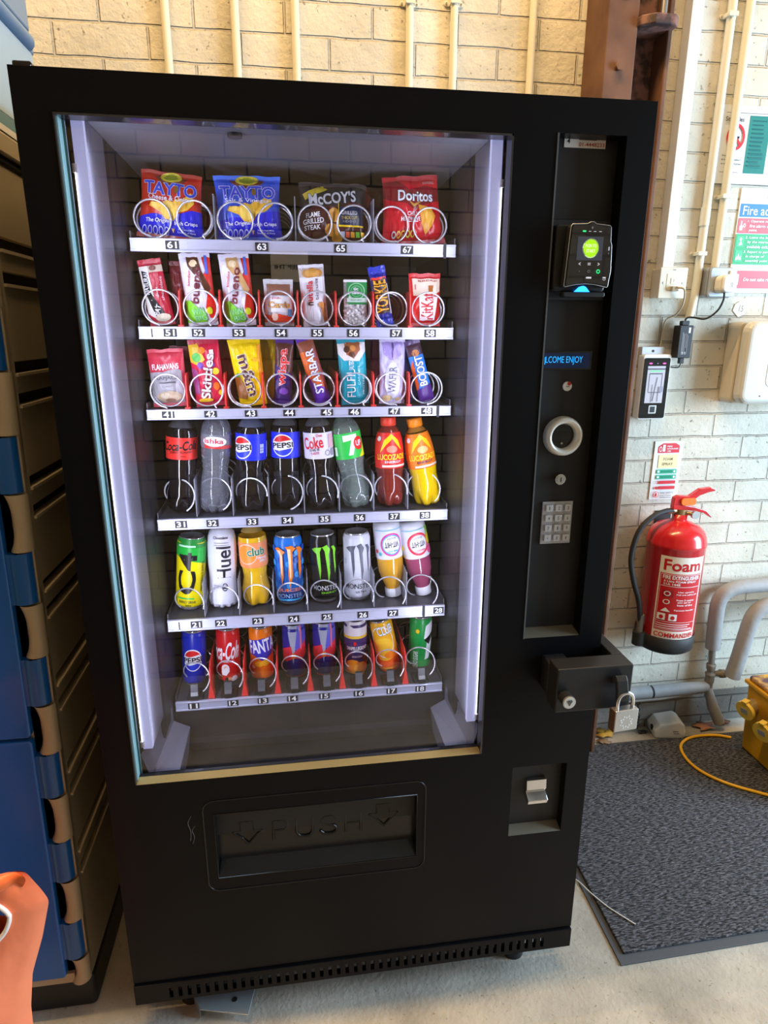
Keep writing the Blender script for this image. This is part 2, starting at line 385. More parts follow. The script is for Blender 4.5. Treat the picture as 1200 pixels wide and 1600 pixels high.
# rusty steel roof column standing against the wall
M_rust = mat('rusty_red_oxide', (0.16, 0.055, 0.022), 0.65); colour_noise(M_rust, (0.085, 0.036, 0.022), (0.19, 0.090, 0.050), 9, 0.3, 0.7, 8)
M_rust2 = mat('rust_purple_web', (0.14, 0.07, 0.055), 0.7); colour_noise(M_rust2, (0.055, 0.032, 0.032), (0.24, 0.12, 0.10), 26, 0.42, 0.58, 8)
t = thing('steel_column', 'rusty brown steel column on the brick wall behind the top right of the vending machine', 'steel column', (1.31, 0.88, 0))
b = MB(); b.box(-0.085, 0.0, -0.14, -0.002, 0.0, 4.09, M_rust); b.box(0.0, 0.085, -0.075, -0.002, 0.0, 4.09, M_rust2); b.box(0.085, 0.098, -0.14, -0.002, 0.0, 4.09, M_rust)
b.build('column_section', t, bevel=0.003)
b = MB(); b.prism([(-0.01, -0.10), (0.0, -0.155), (0.03, -0.175), (0.085, -0.175), (0.10, -0.16), (0.10, -0.02), (-0.01, -0.02)], 2.226, 2.250, M_rust2, 'z'); b.build('bracket_plate', t, bevel=0.003)
b = MB(); b.cyl((0.062, -0.15, 2.250), 0.008, 1.2, M_brushed, n=12); b.build('hanging_rod', t)
for (x, z) in ((-0.045, 2.135), (-0.045, 2.32)):
    b = MB(); b.cyl((x, -0.152, z), 0.011, 0.012, M_rust, 'y', 6); b.build('bolt', t)

# surface conduits above the machine
M_pvc = mat('cream_pvc', (0.74, 0.69, 0.54), 0.35)
M_pvcw = mat('white_pvc', (0.82, 0.82, 0.80), 0.3)
def saddle(parent, x, z, y=WY):
    b = MB(); b.rbox(x - 0.026, x + 0.026, y - 0.003, y - 0.0005, z - 0.006, z + 0.006, 0.006, M_pvc)
    b.rbox(x - 0.0135, x + 0.0135, y - 0.027, y - 0.001, z - 0.006, z + 0.006, 0.002, M_pvc)
    for s in (-1, 1): b.cyl((x + s * 0.020, y - 0.0045, z), 0.003, 0.002, M_brushed, 'y', 8)
    b.build('saddle_clip', parent, bevel=0.001)
def conduit(x, r, z0, z1, label, clips, pts=None, collars=()):
    t = thing('wall_conduit', label, 'conduit', (x, WY - r - 0.003, z0), group='conduits on the brick wall')
    b = MB(); b.tube([(0, 0, 0), (0, 0, z1 - z0)] if not pts else [(p[0] - x, 0, p[1] - z0) for p in pts], r, M_pvc, 14); b.build('pipe', t)
    for z in clips: saddle_rel(t, 0, z - z0, r)
    for (z, h) in collars:
        b = MB(); b.cyl((0, 0, z - z0), r + 0.002, h, M_pvc, n=16); b.build('collar', t)
    return t
def saddle_rel(t, x, z, r):
    b = MB(); y = r + 0.003
    b.rbox(x - 0.026, x + 0.026, y - 0.003, y - 0.0003, z - 0.006, z + 0.006, 0.006, M_pvc)
    b.rbox(x - r - 0.002, x + r + 0.002, -r - 0.002, y - 0.0003, z - 0.006, z + 0.006, 0.002, M_pvc)
    for s in (-1, 1): b.cyl((x + s * 0.020, y - 0.0055, z), 0.003, 0.003, M_brushed, 'y', 8)
    b.build('saddle_clip', t, bevel=0.0008)
for x, lab, cl in ((0.0965, 'leftmost cream conduit rising behind the top of the vending machine', ()), (0.270, 'cream conduit second from the left above the vending machine', ()),
                   (0.424, 'cream conduit third from the left above the vending machine', ()), (0.7265, 'cream conduit fourth from the left above the machine, metal clip near its top', (2.298,)),
                   (0.8477, 'cream conduit fifth from the left above the machine, clip near its top', (2.306,)), (1.068, 'cream conduit nearest the rusty column, behind the machine top', ())):
    conduit(x, 0.0105, 0.3, 4.09, lab, cl)
conduit(1.650, 0.0125, 1.50, 4.09, 'yellowed cream conduit bending off above the black power adaptor', (2.325, 1.695), pts=[(1.640, 1.505), (1.644, 1.53), (1.649, 1.57), (1.651, 1.62), (1.651, 4.09)], collars=((1.775, 0.052),))
conduit(1.706, 0.0125, 1.655, 4.09, 'cream conduit running down into the grey socket box', (1.858,))
t = thing('cable_trunking', 'square white cable trunking running down to the cream data socket', 'cable trunking', (1.531, WY, 1.651))
b = MB(); b.box(-0.016, 0.016, -0.04, -0.001, 0, 2.43, M_pvcw); b.build('channel', t, bevel=0.001)
b = MB(); b.box(-0.0175, 0.0175, -0.043, -0.037, 0, 2.43, M_pvcw); b.build('cover', t, bevel=0.001)

# ================================================================ the vending machine
VM = thing('vending_machine', 'tall black glass-fronted vending machine filled with snacks and drinks', 'vending machine', (0, 0, 0))
def vp(b, name, parent=None, **k): return b.build(name, parent or VM, **k)
X1 = 0.98; ZB = 0.125; ZT = 1.82
WIN = (0.0535, 0.741, 0.6205, 1.7630)
holes = [WIN, (0.814, 0.932, 0.877, 1.768), (0.1935, 0.607, 0.377, 0.534), (0.8115, 0.9315, 0.402, 0.577)]
b = MB(); plate(b, 0.0, X1, ZB, ZT, holes, 0.0, 0.035, M_black); vp(b, 'door', bevel=0.003)
# carcass (hollow) behind the door
b = MB()
b.box(0.003, 0.02, 0.04, 0.80, 0.07, ZT - 0.004, M_black); b.box(X1 - 0.02, X1 - 0.003, 0.04, 0.80, 0.07, ZT - 0.004, M_black)
b.box(0.02, X1 - 0.02, 0.04, 0.80, ZT - 0.024, ZT - 0.004, M_black); b.box(0.02, X1 - 0.02, 0.78, 0.80, 0.07, ZT - 0.024, M_black); b.box(0.02, X1 - 0.02, 0.04, 0.78, 0.07, 0.10, M_black)
b.box(0.79, 0.80, 0.06, 0.78, 0.10, ZT - 0.024, M_black)
vp(b, 'carcass')
b = MB(); b.box(0.004, 0.03, 0.008, 0.06, ZT + 0.0005, ZT + 0.009, M_blackgloss); vp(b, 'top_hinge', bevel=0.003, seg=3)
b = MB(); plate(b, 0.0, X1, 0.07, ZB - 0.004, [(0.0755 + i * 0.01895 - 0.0038, 0.0755 + i * 0.01895 + 0.0038, 0.080, 0.106) for i in range(45)], -0.005, 0.010, M_black); b.box(0.02, X1 - 0.02, 0.03, 0.034, 0.072, 0.118, M_black_in); vp(b, 'kick_plate', bevel=0.0012)
for x in (0.105, 0.865):
    for y in (0.06, 0.72):
        b = MB(); b.cyl((x, y, 0.0), 0.026, 0.018, M_blackplast, n=20); b.cyl((x, y, 0.018), 0.018, 0.054, M_blackplast, n=16); vp(b, 'levelling_foot')
# bottom trim coloured as a gold reflection, and window surround
b = MB()
x0, x1, z0, z1 = WIN
M_trim = mat('window_trim', (0.03, 0.03, 0.033), 0.28, coat=0.4)
M_ledge = mat('window_ledge_reflection', (0.78, 0.52, 0.20), 0.30, metal=0.25)  # gold reflection on the sill edge is put into the base colour
b.box(x0, x0 + 0.002, -0.0015, 0.004, z0, z1, M_trim); b.box(x0, x0 + 0.004, 0.0045, 0.0222, z0 + 0.006, z1 - 0.003, mat('window_reveal_reflection', (0.30, 0.50, 0.52), 0.3, coat=0.3)); b.box(x1 - 0.003, x1, -0.002, 0.022, z0, z1, M_trim); b.box(x0, x1, -0.002, 0.022, z1 - 0.003, z1, M_trim)  # teal of the left reveal is reflected light painted into its colour
vp(b, 'window_trim')
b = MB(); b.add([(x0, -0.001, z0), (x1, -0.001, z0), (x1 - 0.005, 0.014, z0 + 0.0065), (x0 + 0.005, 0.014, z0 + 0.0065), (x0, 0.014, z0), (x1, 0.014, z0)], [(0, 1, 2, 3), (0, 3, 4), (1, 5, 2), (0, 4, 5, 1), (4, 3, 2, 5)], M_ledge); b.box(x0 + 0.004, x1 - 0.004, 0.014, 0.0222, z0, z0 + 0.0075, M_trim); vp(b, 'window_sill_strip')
M_tealedge = mat('glass_edge_teal', (0.20, 0.42, 0.42), 0.25, coat=0.5)
b = MB(); b.box(x0 + 0.003, x0 + 0.0075, 0.0225, 0.027, z0 + 0.002, z1 - 0.003, M_tealedge); vp(b, 'glass_edge')
b = MB(); b.box(x0 + 0.0008, x1 - 0.0008, 0.0225, 0.0262, z0 + 0.0008, z1 - 0.0008, M_glass)
# a single face pane keeps reflections crisp
b = MB(); b.add([(x0 + 0.001, 0.0225, z0 + 0.001), (x1 - 0.001, 0.0225, z0 + 0.001), (x1 - 0.001, 0.0225, z1 - 0.001), (x0 + 0.001, 0.0225, z1 - 0.001)], [(0, 1, 2, 3)], M_glass); vp(b, 'glass_window')

# cavity
CL, CR, CT = 0.0765, 0.7285, 1.777
b = MB()
b.box(0.03, CL, 0.262, 0.75, 0.45, 1.80, M_liner_mid); b.box(CR, 0.78, 0.262, 0.75, 0.45, 1.80, M_liner_mid)
b.box(0.03, 0.78, 0.735, 0.75, 0.45, 1.80, M_inner)
vp(b, 'cavity_liner')
b = MB(); b.box(0.03, 0.78, 0.055, 0.735, CT, CT + 0.012, mat('cavity_ceiling_panel', (0.085, 0.085, 0.10), 0.5)); b.cyl((0.30, 0.12, CT - 0.006), 0.012, 0.006, M_liner_mid, n=20); vp(b, 'cavity_ceiling')
for nm, xa, xb in (('l', 0.060, CL), ('r', CR, 0.745)):
    b = MB(); b.box(xa, xb, 0.060, 0.175, 0.655, CT - 0.001, M_liner); b.box(xa, xb, 0.175, 0.198, 0.60, CT - 0.001, M_inner); b.box(xa, xb, 0.198, 0.262, 0.60, CT - 0.001, M_liner_mid); vp(b, 'cavity_side_panel')
for xa, xb, xt in ((0.0625, 0.0800, 0.0618), (0.7210, 0.7395, 0.7402)):
    b = MB(); b.box(xa, xb, 0.048, 0.0595, 0.665, 1.7755, M_led)
    vp(b, 'led_diffuser')
    b = MB(); b.tube([(xt, 0.046, 0.672), (xt, 0.046, 1.705)], 0.0009, M_ledhot, 8); b.cyl((xt, 0.046, 0.672), 0.004, 0.012, M_white, n=10); b.cyl((xt, 0.046, 1.695), 0.004, 0.012, M_white, n=10); vp(b, 'led_tube')
# lower front of the cavity and the delivery bin
b = MB(); b.box(CL, CR, 0.285, 0.295, 0.44, 0.596, M_liner_mid); b.box(0.11, 0.70, 0.262, 0.284, 0.500, 0.520, M_liner_mid); vp(b, 'bin_back_panel')
b = MB(); b.box(0.03, 0.775, 0.03, 0.285, 0.46, 0.497, M_black_in); b.box(0.03, 0.775, 0.027, 0.031, 0.46, 0.618, M_black_in); vp(b, 'bin_floor')
for s, q in ((1, 0.0), (-1, 0.80)):
    X = lambda x: q + s * x if s == 1 else 0.8045 - x
    b = MB()
    P = [(X(0.057), 0.045, 0.655), (X(0.0775), 0.261, 0.622), (X(0.0785), 0.261, 0.585), (X(0.071), 0.045, 0.598), (X(0.114), 0.261, 0.566), (X(0.122), 0.045, 0.590), (X(0.106), 0.261, 0.497), (X(0.112), 0.045, 0.497)]
    b.add(P, [(0, 1, 2, 3), (3, 2, 4, 5), (5, 4, 6, 7)], M_liner); b.add([(p[0] - s * 0.004, p[1], p[2] - 0.004) for p in P], [(0, 3, 2, 1), (3, 5, 4, 2)], M_liner)
    vp(b, 'bin_corner_guard')

# payment column recess
b = MB(); b.box(0.812, 0.934, 0.030, 0.040, 0.875, 1.770, M_black_in); vp(b, 'payment_panel')
b = MB(); b.add([(0.814, 0.001, 0.877), (0.932, 0.001, 0.877), (0.929, 0.030, 0.886), (0.817, 0.030, 0.886), (0.814, 0.030, 0.877), (0.932, 0.030, 0.877)], [(0, 1, 2, 3), (0, 3, 4), (1, 5, 2), (0, 4, 5, 1)], mat('recess_sill_highlight', (0.15, 0.13, 0.095), 0.3, coat=.3)); b.box(0.8138, 0.8165, -0.0015, 0.03, 0.877, 1.768, mat('payment_edge_strip', (0.10, 0.11, 0.12), 0.3)); vp(b, 'payment_panel_trim')  # sill tone is a warm highlight painted into the material
# phone number sticker
b = MB(); b.box(0.838, 0.910, 0.0290, 0.0300, 1.7555, 1.7695, C(232, 226, 222))
art(b, [('t', '01-4448233', 0.32, 0.36, 1.25, 0.44, C(178, 62, 52), 0, 0.03), ('t', '4', -0.8, 0.66, 0.14, 0.5, C(30, 30, 34), 0, 0.03), ('r', -0.3, 0.55, 0.80, 0.88, C(120, 110, 112))], flat_front(0.874, 0.029, 1.7555), 0.072, 0.014)
vp(b, 'phone_number_sticker')
# display
M_lcd = mat('lcd_blue_glow', (0.01, 0.02, 0.05), 0.2, emit=(0.0, 0.008, 0.05), es=0.5); M_lcdtxt = mat('lcd_text', (0, 0, 0), 0.5, emit=(0.02, 0.42, 1.0), es=1.3)
b = MB(); b.box(0.827, 0.919, 0.0275, 0.0300, 1.396, 1.4285, M_blackgloss); b.box(0.8285, 0.915, 0.0268, 0.0277, 1.399, 1.4255, M_lcd)
art(b, [('t', 'LCOME ENJOY', -0.13, 0.5, 1.62, 0.56, M_lcdtxt, 0, 0.0), ('r', -0.985, -0.955, 0.24, 0.74, M_lcdtxt)], flat_front(0.87175, 0.0268, 1.399), 0.0865, 0.0265)
vp(b, 'display')
# small round sticker, coin ring, lock
b = MB(); b.cyl((0.8765, 0.0300, 1.3665), 0.0085, -0.003, M_white, 'y', 20); b.cyl((0.8795, 0.0268, 1.3715), 0.0035, -0.001, C(190, 40, 40), 'y', 12); b.box(0.874, 0.880, 0.0262, 0.027, 1.3655, 1.3665, C(60, 80, 110)); vp(b, 'round_sticker')
b = MB()
prof = [(0.0235, 0.0), (0.0225, -0.006), (0.026, -0.016), (0.0315, -0.018), (0.0355, -0.013), (0.0368, -0.004), (0.0368, 0.004)]
n = 40; vs = []; fs = []
for (r, y) in prof:
    for i in range(n): a = 2 * PI * i / n; vs.append((0.8742 + r * math.cos(a), 0.030 + y, 1.2755 + r * math.sin(a)))
for j in range(len(prof) - 1):
    for i in range(n): fs.append((j * n + i, j * n + (i + 1) % n, (j + 1) * n + (i + 1) % n, (j + 1) * n + i))
M_ring = mat('satin_silver_ring', (0.74, 0.71, 0.64), 0.32, metal=0.25)
b.add(vs, fs, M_ring, True); b.cyl((0.8742, 0.0305, 1.2755), 0.0235, -0.001, M_blackgloss, 'y', 32); b.cyl((0.8742, 0.029, 1.2615), 0.002, -0.002, M_brushed, 'y', 8)
vp(b, 'coin_intake_ring')
b = MB(); b.cyl((0.8745, 0.030, 1.194), 0.0105, -0.010, M_chrome, 'y', 10); b.cyl((0.8745, 0.020, 1.194), 0.0075, -0.002, M_brushed, 'y', 16); b.box(0.8735, 0.8755, 0.0174, 0.018, 1.1895, 1.1985, M_tagblack); vp(b, 'panel_lock', bevel=0.001)
# keypad with twelve keys
M_kp = mat('keypad_metal', (0.50, 0.50, 0.54), 0.38, metal=0.55); M_key = mat('key_metal', (0.66, 0.66, 0.70), 0.3, metal=0.5)
b = MB(); b.box(0.8455, 0.9068, 0.0265, 0.0300, 1.0645, 1.1492, M_kp); kp = vp(b, 'keypad', bevel=0.0008)
for r, row in enumerate(('123', '456', '789', '*0#')):
    for c, ch in enumerate(row):
        kx = 0.8580 + c * 0.0187; kz = 1.1375 - r * 0.0200
        b = MB(); b.rbox(kx - 0.0068, kx + 0.0068, 0.0212, 0.0266, kz - 0.0066, kz + 0.0066, 0.0022, M_key)
        art(b, [('t', ch, 0, 0.5, 0.42 if ch != '1' else 0.22, 0.58 if ch != '*' else 0.3, M_tagblack, 0, 0.01)], flat_front(kx, 0.0212, kz - 0.006), 0.012, 0.012)
        b.build('key', kp, bevel=0.0008)
# card reader
cr = MB(); cr.rbox(0.8215, 0.915, -0.004, 0.0300, 1.528, 1.634, 0.006, M_blackplast); cr.rbox(0.818, 0.928, 0.018, 0.0302, 1.515, 1.645, 0.004, M_black_in); CRD = vp(cr, 'card_reader', bevel=0.003)
out = [(0.8345, 1.536), (0.8395, 1.628), (0.8420, 1.6315), (0.8680, 1.6325), (0.8730, 1.6355), (0.8790, 1.6355), (0.8835, 1.6325), (0.9075, 1.6305), (0.9095, 1.628), (0.9105, 1.606), (0.9130, 1.600), (0.9150, 1.560), (0.9120, 1.536), (0.9110, 1.5345), (0.890, 1.5385), (0.873, 1.5400), (0.855, 1.5385), (0.837, 1.5345)]
b = MB(); b.prism(out, -0.020, -0.004, M_blackplast); b.build('reader_front', CRD, bevel=0.0015)
M_screen = mat('reader_glass', (0.010, 0.010, 0.011), 0.08, coat=1.0)
cx = sum(p[0] for p in out) / len(out); cz = sum(p[1] for p in out) / len(out)
b = MB(); b.prism([(cx + (p[0] - cx) * 0.94, cz + (p[1] - cz) * 0.95) for p in out], -0.0216, -0.0198, M_screen); b.build('reader_glass', CRD)
b = MB(); b.tube([(p[0], -0.020, p[1]) for p in out], 0.0007, M_brushed, 6, closed=True); b.build('reader_rim', CRD)
fl = lambda u, v, o: (0.8745 + u, -0.0216 - o, 1.536 + v)
M_lime = mat('reader_lime_glow', (0.1, 0.3, 0.0), 0.4, emit=(0.42, 0.82, 0.0), es=0.95); M_limew = mat('reader_ring_glow', (0.5, 0.7, 0.4), 0.4, emit=(0.75, 1.0, 0.45), es=1.0)
M_green = mat('reader_green_led', (0, 0.2, 0.05), 0.4, emit=(0.03, 0.85, 0.22), es=1.3); M_blueled = mat('reader_blue_led', (0, 0.1, 0.4), 0.4, emit=(0.02, 0.30, 1.0), es=3.0)
M_scr = mat('reader_screen_grey', (0.03, 0.03, 0.036), 0.3, emit=(0.03, 0.032, 0.042), es=1.0); M_icon = mat('reader_icon_white', (0.5, 0.5, 0.5), 0.4, emit=(0.5, 0.5, 0.54), es=0.8); M_icond = mat('reader_icon_dim', (0.05, 0.05, 0.05), 0.4, emit=(0.10, 0.10, 0.10), es=0.8)
b = MB(); W, H = 0.072, 0.096
art(b, [('r', -0.62, 0.62, 0.42, 0.80, M_scr)], fl, W, H, (0, 0))
art(b, [('e', 0.04, 0.615, 0.40, 0.158, M_limew), ('e', 0.04, 0.615, 0.355, 0.142, M_lime), ('t', 'PUSH TO', 0.04, 0.655, 0.52, 0.055, M_limew, 0, 0.03), ('t', 'START', 0.04, 0.572, 0.44, 0.055, M_limew, 0, 0.03),
        ('r', -0.42, -0.26, 0.872, 0.896, M_green), ('r', -0.14, -0.02, 0.878, 0.886, M_icon), ('r', 0.10, 0.22, 0.878, 0.886, M_icon), ('r', 0.36, 0.48, 0.878, 0.886, M_icon), ('e', 0.02, 0.94, 0.05, 0.02, M_icond),
        ('t', '<', -0.46, 0.36, 0.10, 0.05, M_icon), ('t', '=', 0.0, 0.36, 0.14, 0.035, M_icon), ('t', '>', 0.46, 0.36, 0.10, 0.05, M_icon), ('t', 'x', -0.46, 0.24, 0.07, 0.025, M_icond), ('o', 0.0, 0.24, 0.07, 0.022, 0.4, M_icond), ('o', 0.46, 0.24, 0.09, 0.034, 0.40, M_green),
        ('r', -0.11, 0.15, 0.122, 0.15, M_icon), ('r', 0.70, 0.86, 0.135, 0.15, M_icon), ('o', 0.78, 0.115, 0.07, 0.02, 0.3, M_icon), ('r', 0.86, 0.90, 0.58, 0.64, M_icon), ('r', 0.86, 0.90, 0.52, 0.55, M_icond)], fl, W, H, (0, 0))
b.build('reader_screen_graphics', CRD)
b = MB(); b.prism([(0.860, 1.5275), (0.885, 1.5275), (0.8775, 1.5355), (0.873, 1.537), (0.868, 1.5355)], -0.012, -0.003, M_blueled); b.build('reader_blue_light', CRD)
b = MB(); b.rbox(0.838, 0.912, -0.014, 0.004, 1.519, 1.5272, 0.003, M_blackplast); b.build('card_slot_lip', CRD, bevel=0.0015)

# delivery flap
M_flap = mat('black_moulded_flap', (0.007, 0.0075, 0.0085), 0.22, spec=.5)
b = MB(); o_ = rrect(0.1730, 0.6248, 0.3460, 0.5670, 0.022, 5)
b.tube([(p[0], -0.0002, p[1]) for p in o_], 0.0016, M_flap, 8, closed=True); b.tube([(0.1935, 0.0, 0.377), (0.607, 0.0, 0.377), (0.607, 0.0, 0.534), (0.1935, 0.0, 0.534)], 0.0012, M_flap, 8, closed=True); vp(b, 'flap_surround')
b = MB(); b.box(0.190, 0.612, 0.030, 0.038, 0.372, 0.540, M_flap)
def text3d(body, cx, cz, wdt, hgt, mt, y, r=0.0022):
    V, F = text2d(body, 0.0)
    return V, F
def stroke(pts, closed=False): b.tube([(p[0], 0.0292, p[1]) for p in pts], 0.0030, M_flap, 8, closed=closed)
def arrow(cx, cz, s=1.0):
    stroke([(cx - 0.033 * s, cz + 0.012), (cx - 0.016 * s, cz + 0.012), (cx - 0.016 * s, cz + 0.034), (cx + 0.012 * s, cz + 0.034), (cx + 0.012 * s, cz + 0.012), (cx + 0.030 * s, cz + 0.012), (cx, cz - 0.022)], True)
arrow(0.256, 0.452); arrow(0.541, 0.462)
zc = 0.457; hh = 0.0235
stroke([(0.307, zc - hh), (0.307, zc + hh), (0.327, zc + hh), (0.336, zc + hh * .75), (0.337, zc + hh * .3), (0.329, zc), (0.307, zc)])
stroke([(0.355, zc + hh), (0.355, zc - hh * .5), (0.361, zc - hh * .9), (0.372, zc - hh), (0.383, zc - hh * .9), (0.389, zc - hh * .5), (0.389, zc + hh)])
stroke(smooth_path([(0.439, 0, zc + hh * .6), (0.430, 0, zc + hh * .95), (0.414, 0, zc + hh * .9), (0.408, 0, zc + hh * .5), (0.418, 0, zc + hh * .1), (0.433, 0, zc - hh * .15), (0.440, 0, zc - hh * .6), (0.430, 0, zc - hh * .97), (0.414, 0, zc - hh * .95), (0.405, 0, zc - hh * .6)], 4) and [(p.x, p.z) for p in smooth_path([(0.439, 0, zc + hh * .6), (0.430, 0, zc + hh * .95), (0.414, 0, zc + hh * .9), (0.408, 0, zc + hh * .5), (0.418, 0, zc + hh * .1), (0.433, 0, zc - hh * .15), (0.440, 0, zc - hh * .6), (0.430, 0, zc - hh * .97), (0.414, 0, zc - hh * .95), (0.405, 0, zc - hh * .6)], 4)])
stroke([(0.459, zc - hh), (0.459, zc + hh)]); stroke([(0.491, zc - hh), (0.491, zc + hh)]); stroke([(0.459, zc), (0.491, zc)])
vp(b, 'push_flap')
b = MB(); b.add([(0.1935, 0.0, 0.377), (0.607, 0.0, 0.377), (0.604, 0.030, 0.396), (0.197, 0.030, 0.396), (0.1935, 0.030, 0.377), (0.607, 0.030, 0.377)], [(0, 1, 2, 3), (0, 3, 4), (1, 5, 2), (0, 4, 5, 1)], M_flap); vp(b, 'flap_sill')
# coin return
b = MB(); b.box(0.809, 0.934, 0.022, 0.032, 0.400, 0.580, M_black_in); b.add([(0.8115, 0.0, 0.402), (0.9315, 0.0, 0.402), (0.929, 0.022, 0.413), (0.814, 0.022, 0.413), (0.8115, 0.022, 0.402), (0.9315, 0.022, 0.402)], [(0, 1, 2, 3), (0, 3, 4), (1, 5, 2)], MATS['recess_sill_highlight']); vp(b, 'coin_return_recess')  # sill highlight painted with the same material
b = MB(); b.prism([(0.022, 0.531), (0.012, 0.531), (0.010, 0.508), (0.014, 0.502), (-0.004, 0.490), (-0.001, 0.480), (0.022, 0.484)], 0.850, 0.8945, M_chrome, 'x'); vp(b, 'coin_return_flap', bevel=0.0015)
# pale scratch marks near the flap
M_scr2 = mat('scuff_mark', (0.10, 0.10, 0.10), 0.5)
b = MB(); b.tube(smooth_path([(0.150, -0.0004, 0.536), (0.143, -0.0004, 0.520), (0.147, -0.0004, 0.500), (0.145, -0.0004, 0.478)], 5), 0.0007, M_scr2, 5); b.tube(smooth_path([(0.156, -0.0004, 0.512), (0.150, -0.0004, 0.502), (0.153, -0.0004, 0.486), (0.149, -0.0004, 0.470)], 5), 0.0006, M_scr2, 5)
b.build('scratch_mark', VM)

# real LED light inside the machine (the two strips)
for x, tx in ((0.083, 0.30), (0.7195, 0.50)):
    L_ = area('machine_led_light', (x, 0.062, 1.20), (tx, 0.30, 1.20), 0.010, 1.08, 3.7, (0.76, 0.79, 1.0))
# orient the strips upright
for o in S.objects:
    if o.type == 'LIGHT' and o.name.startswith('machine_led'):
        d = (Vector((0.30 if o.location.x < 0.4 else 0.50, 0.30, 1.20)) - Vector(o.location)).normalized()
        zax = -d; yax = Vector((0, 0, 1)); xax = yax.cross(zax).normalized()
        o.rotation_euler = Matrix((xax, yax, zax)).transposed().to_euler()

# ---------------------------------------------------------------- trays
LX = [0.125 + 0.078 * i for i in range(8)]
TX0, TX1 = 0.0815, 0.7235
ROWS = {6: 1.634, 5: 1.4705, 4: 1.306, 3: 1.070, 2: 0.832, 1: 0.6215}
RH = {6: 0.025, 5: 0.025, 4: 0.022, 3: 0.025, 2: 0.028, 1: 0.024}
TAGS = {6: [(61, .1597), (63, .3304), (65, .486), (67, .6217)], 5: [(51, .142), (52, .1968), (53, .2764), (54, .3612), (55, .4357), (56, .5101), (57, .6006), (58, .6733)],
        4: [(41, .1242), (42, .2093), (43, .292), (44, .372), (45, .452), (46, .5112), (47, .5977), (48, .6699)], 3: [(31, .1304), (32, .1968), (33, .282), (34, .3588), (35, .4412), (36, .5204), (37, .5994), (38, .6707)],
        2: [(21, .1447), (22, .1988), (23, .2824), (24, .3644), (25, .4417), (26, .5262), (27, .5981), (28, .7086)], 1: [(11, .123), (12, .2133), (13, .2839), (14, .3539), (15, .431), (16, .5154), (17, .5963), (18, .6686)]}
NAMES = {6: 'topmost vending tray holding crisp bags, price strip numbered 61 to 67', 5: 'vending tray of chocolate bars with price strip numbered 51 to 58', 4: 'vending tray of sweets and bars with price strip numbered 41 to 48',
         3: 'vending tray of soft drink bottles with price strip numbered 31 to 38', 2: 'vending tray of tall cans and bottles with price strip numbered 21 to 28', 1: 'bottom vending tray of small cans with price strip numbered 11 to 18'}
def helix(cx, cz, r, y0, th0, turns, first, pitch, sgn=1):
    P = []; n = 30
    for k in range(int(turns * n) + 1):
        t = k / n; a = math.radians(th0) + sgn * 2 * PI * t
        y = y0 + (first * t if t < 1 else first + pitch * (t - 1))
        P.append((cx + r * math.cos(a), y, cz + r * math.sin(a)))
    return P
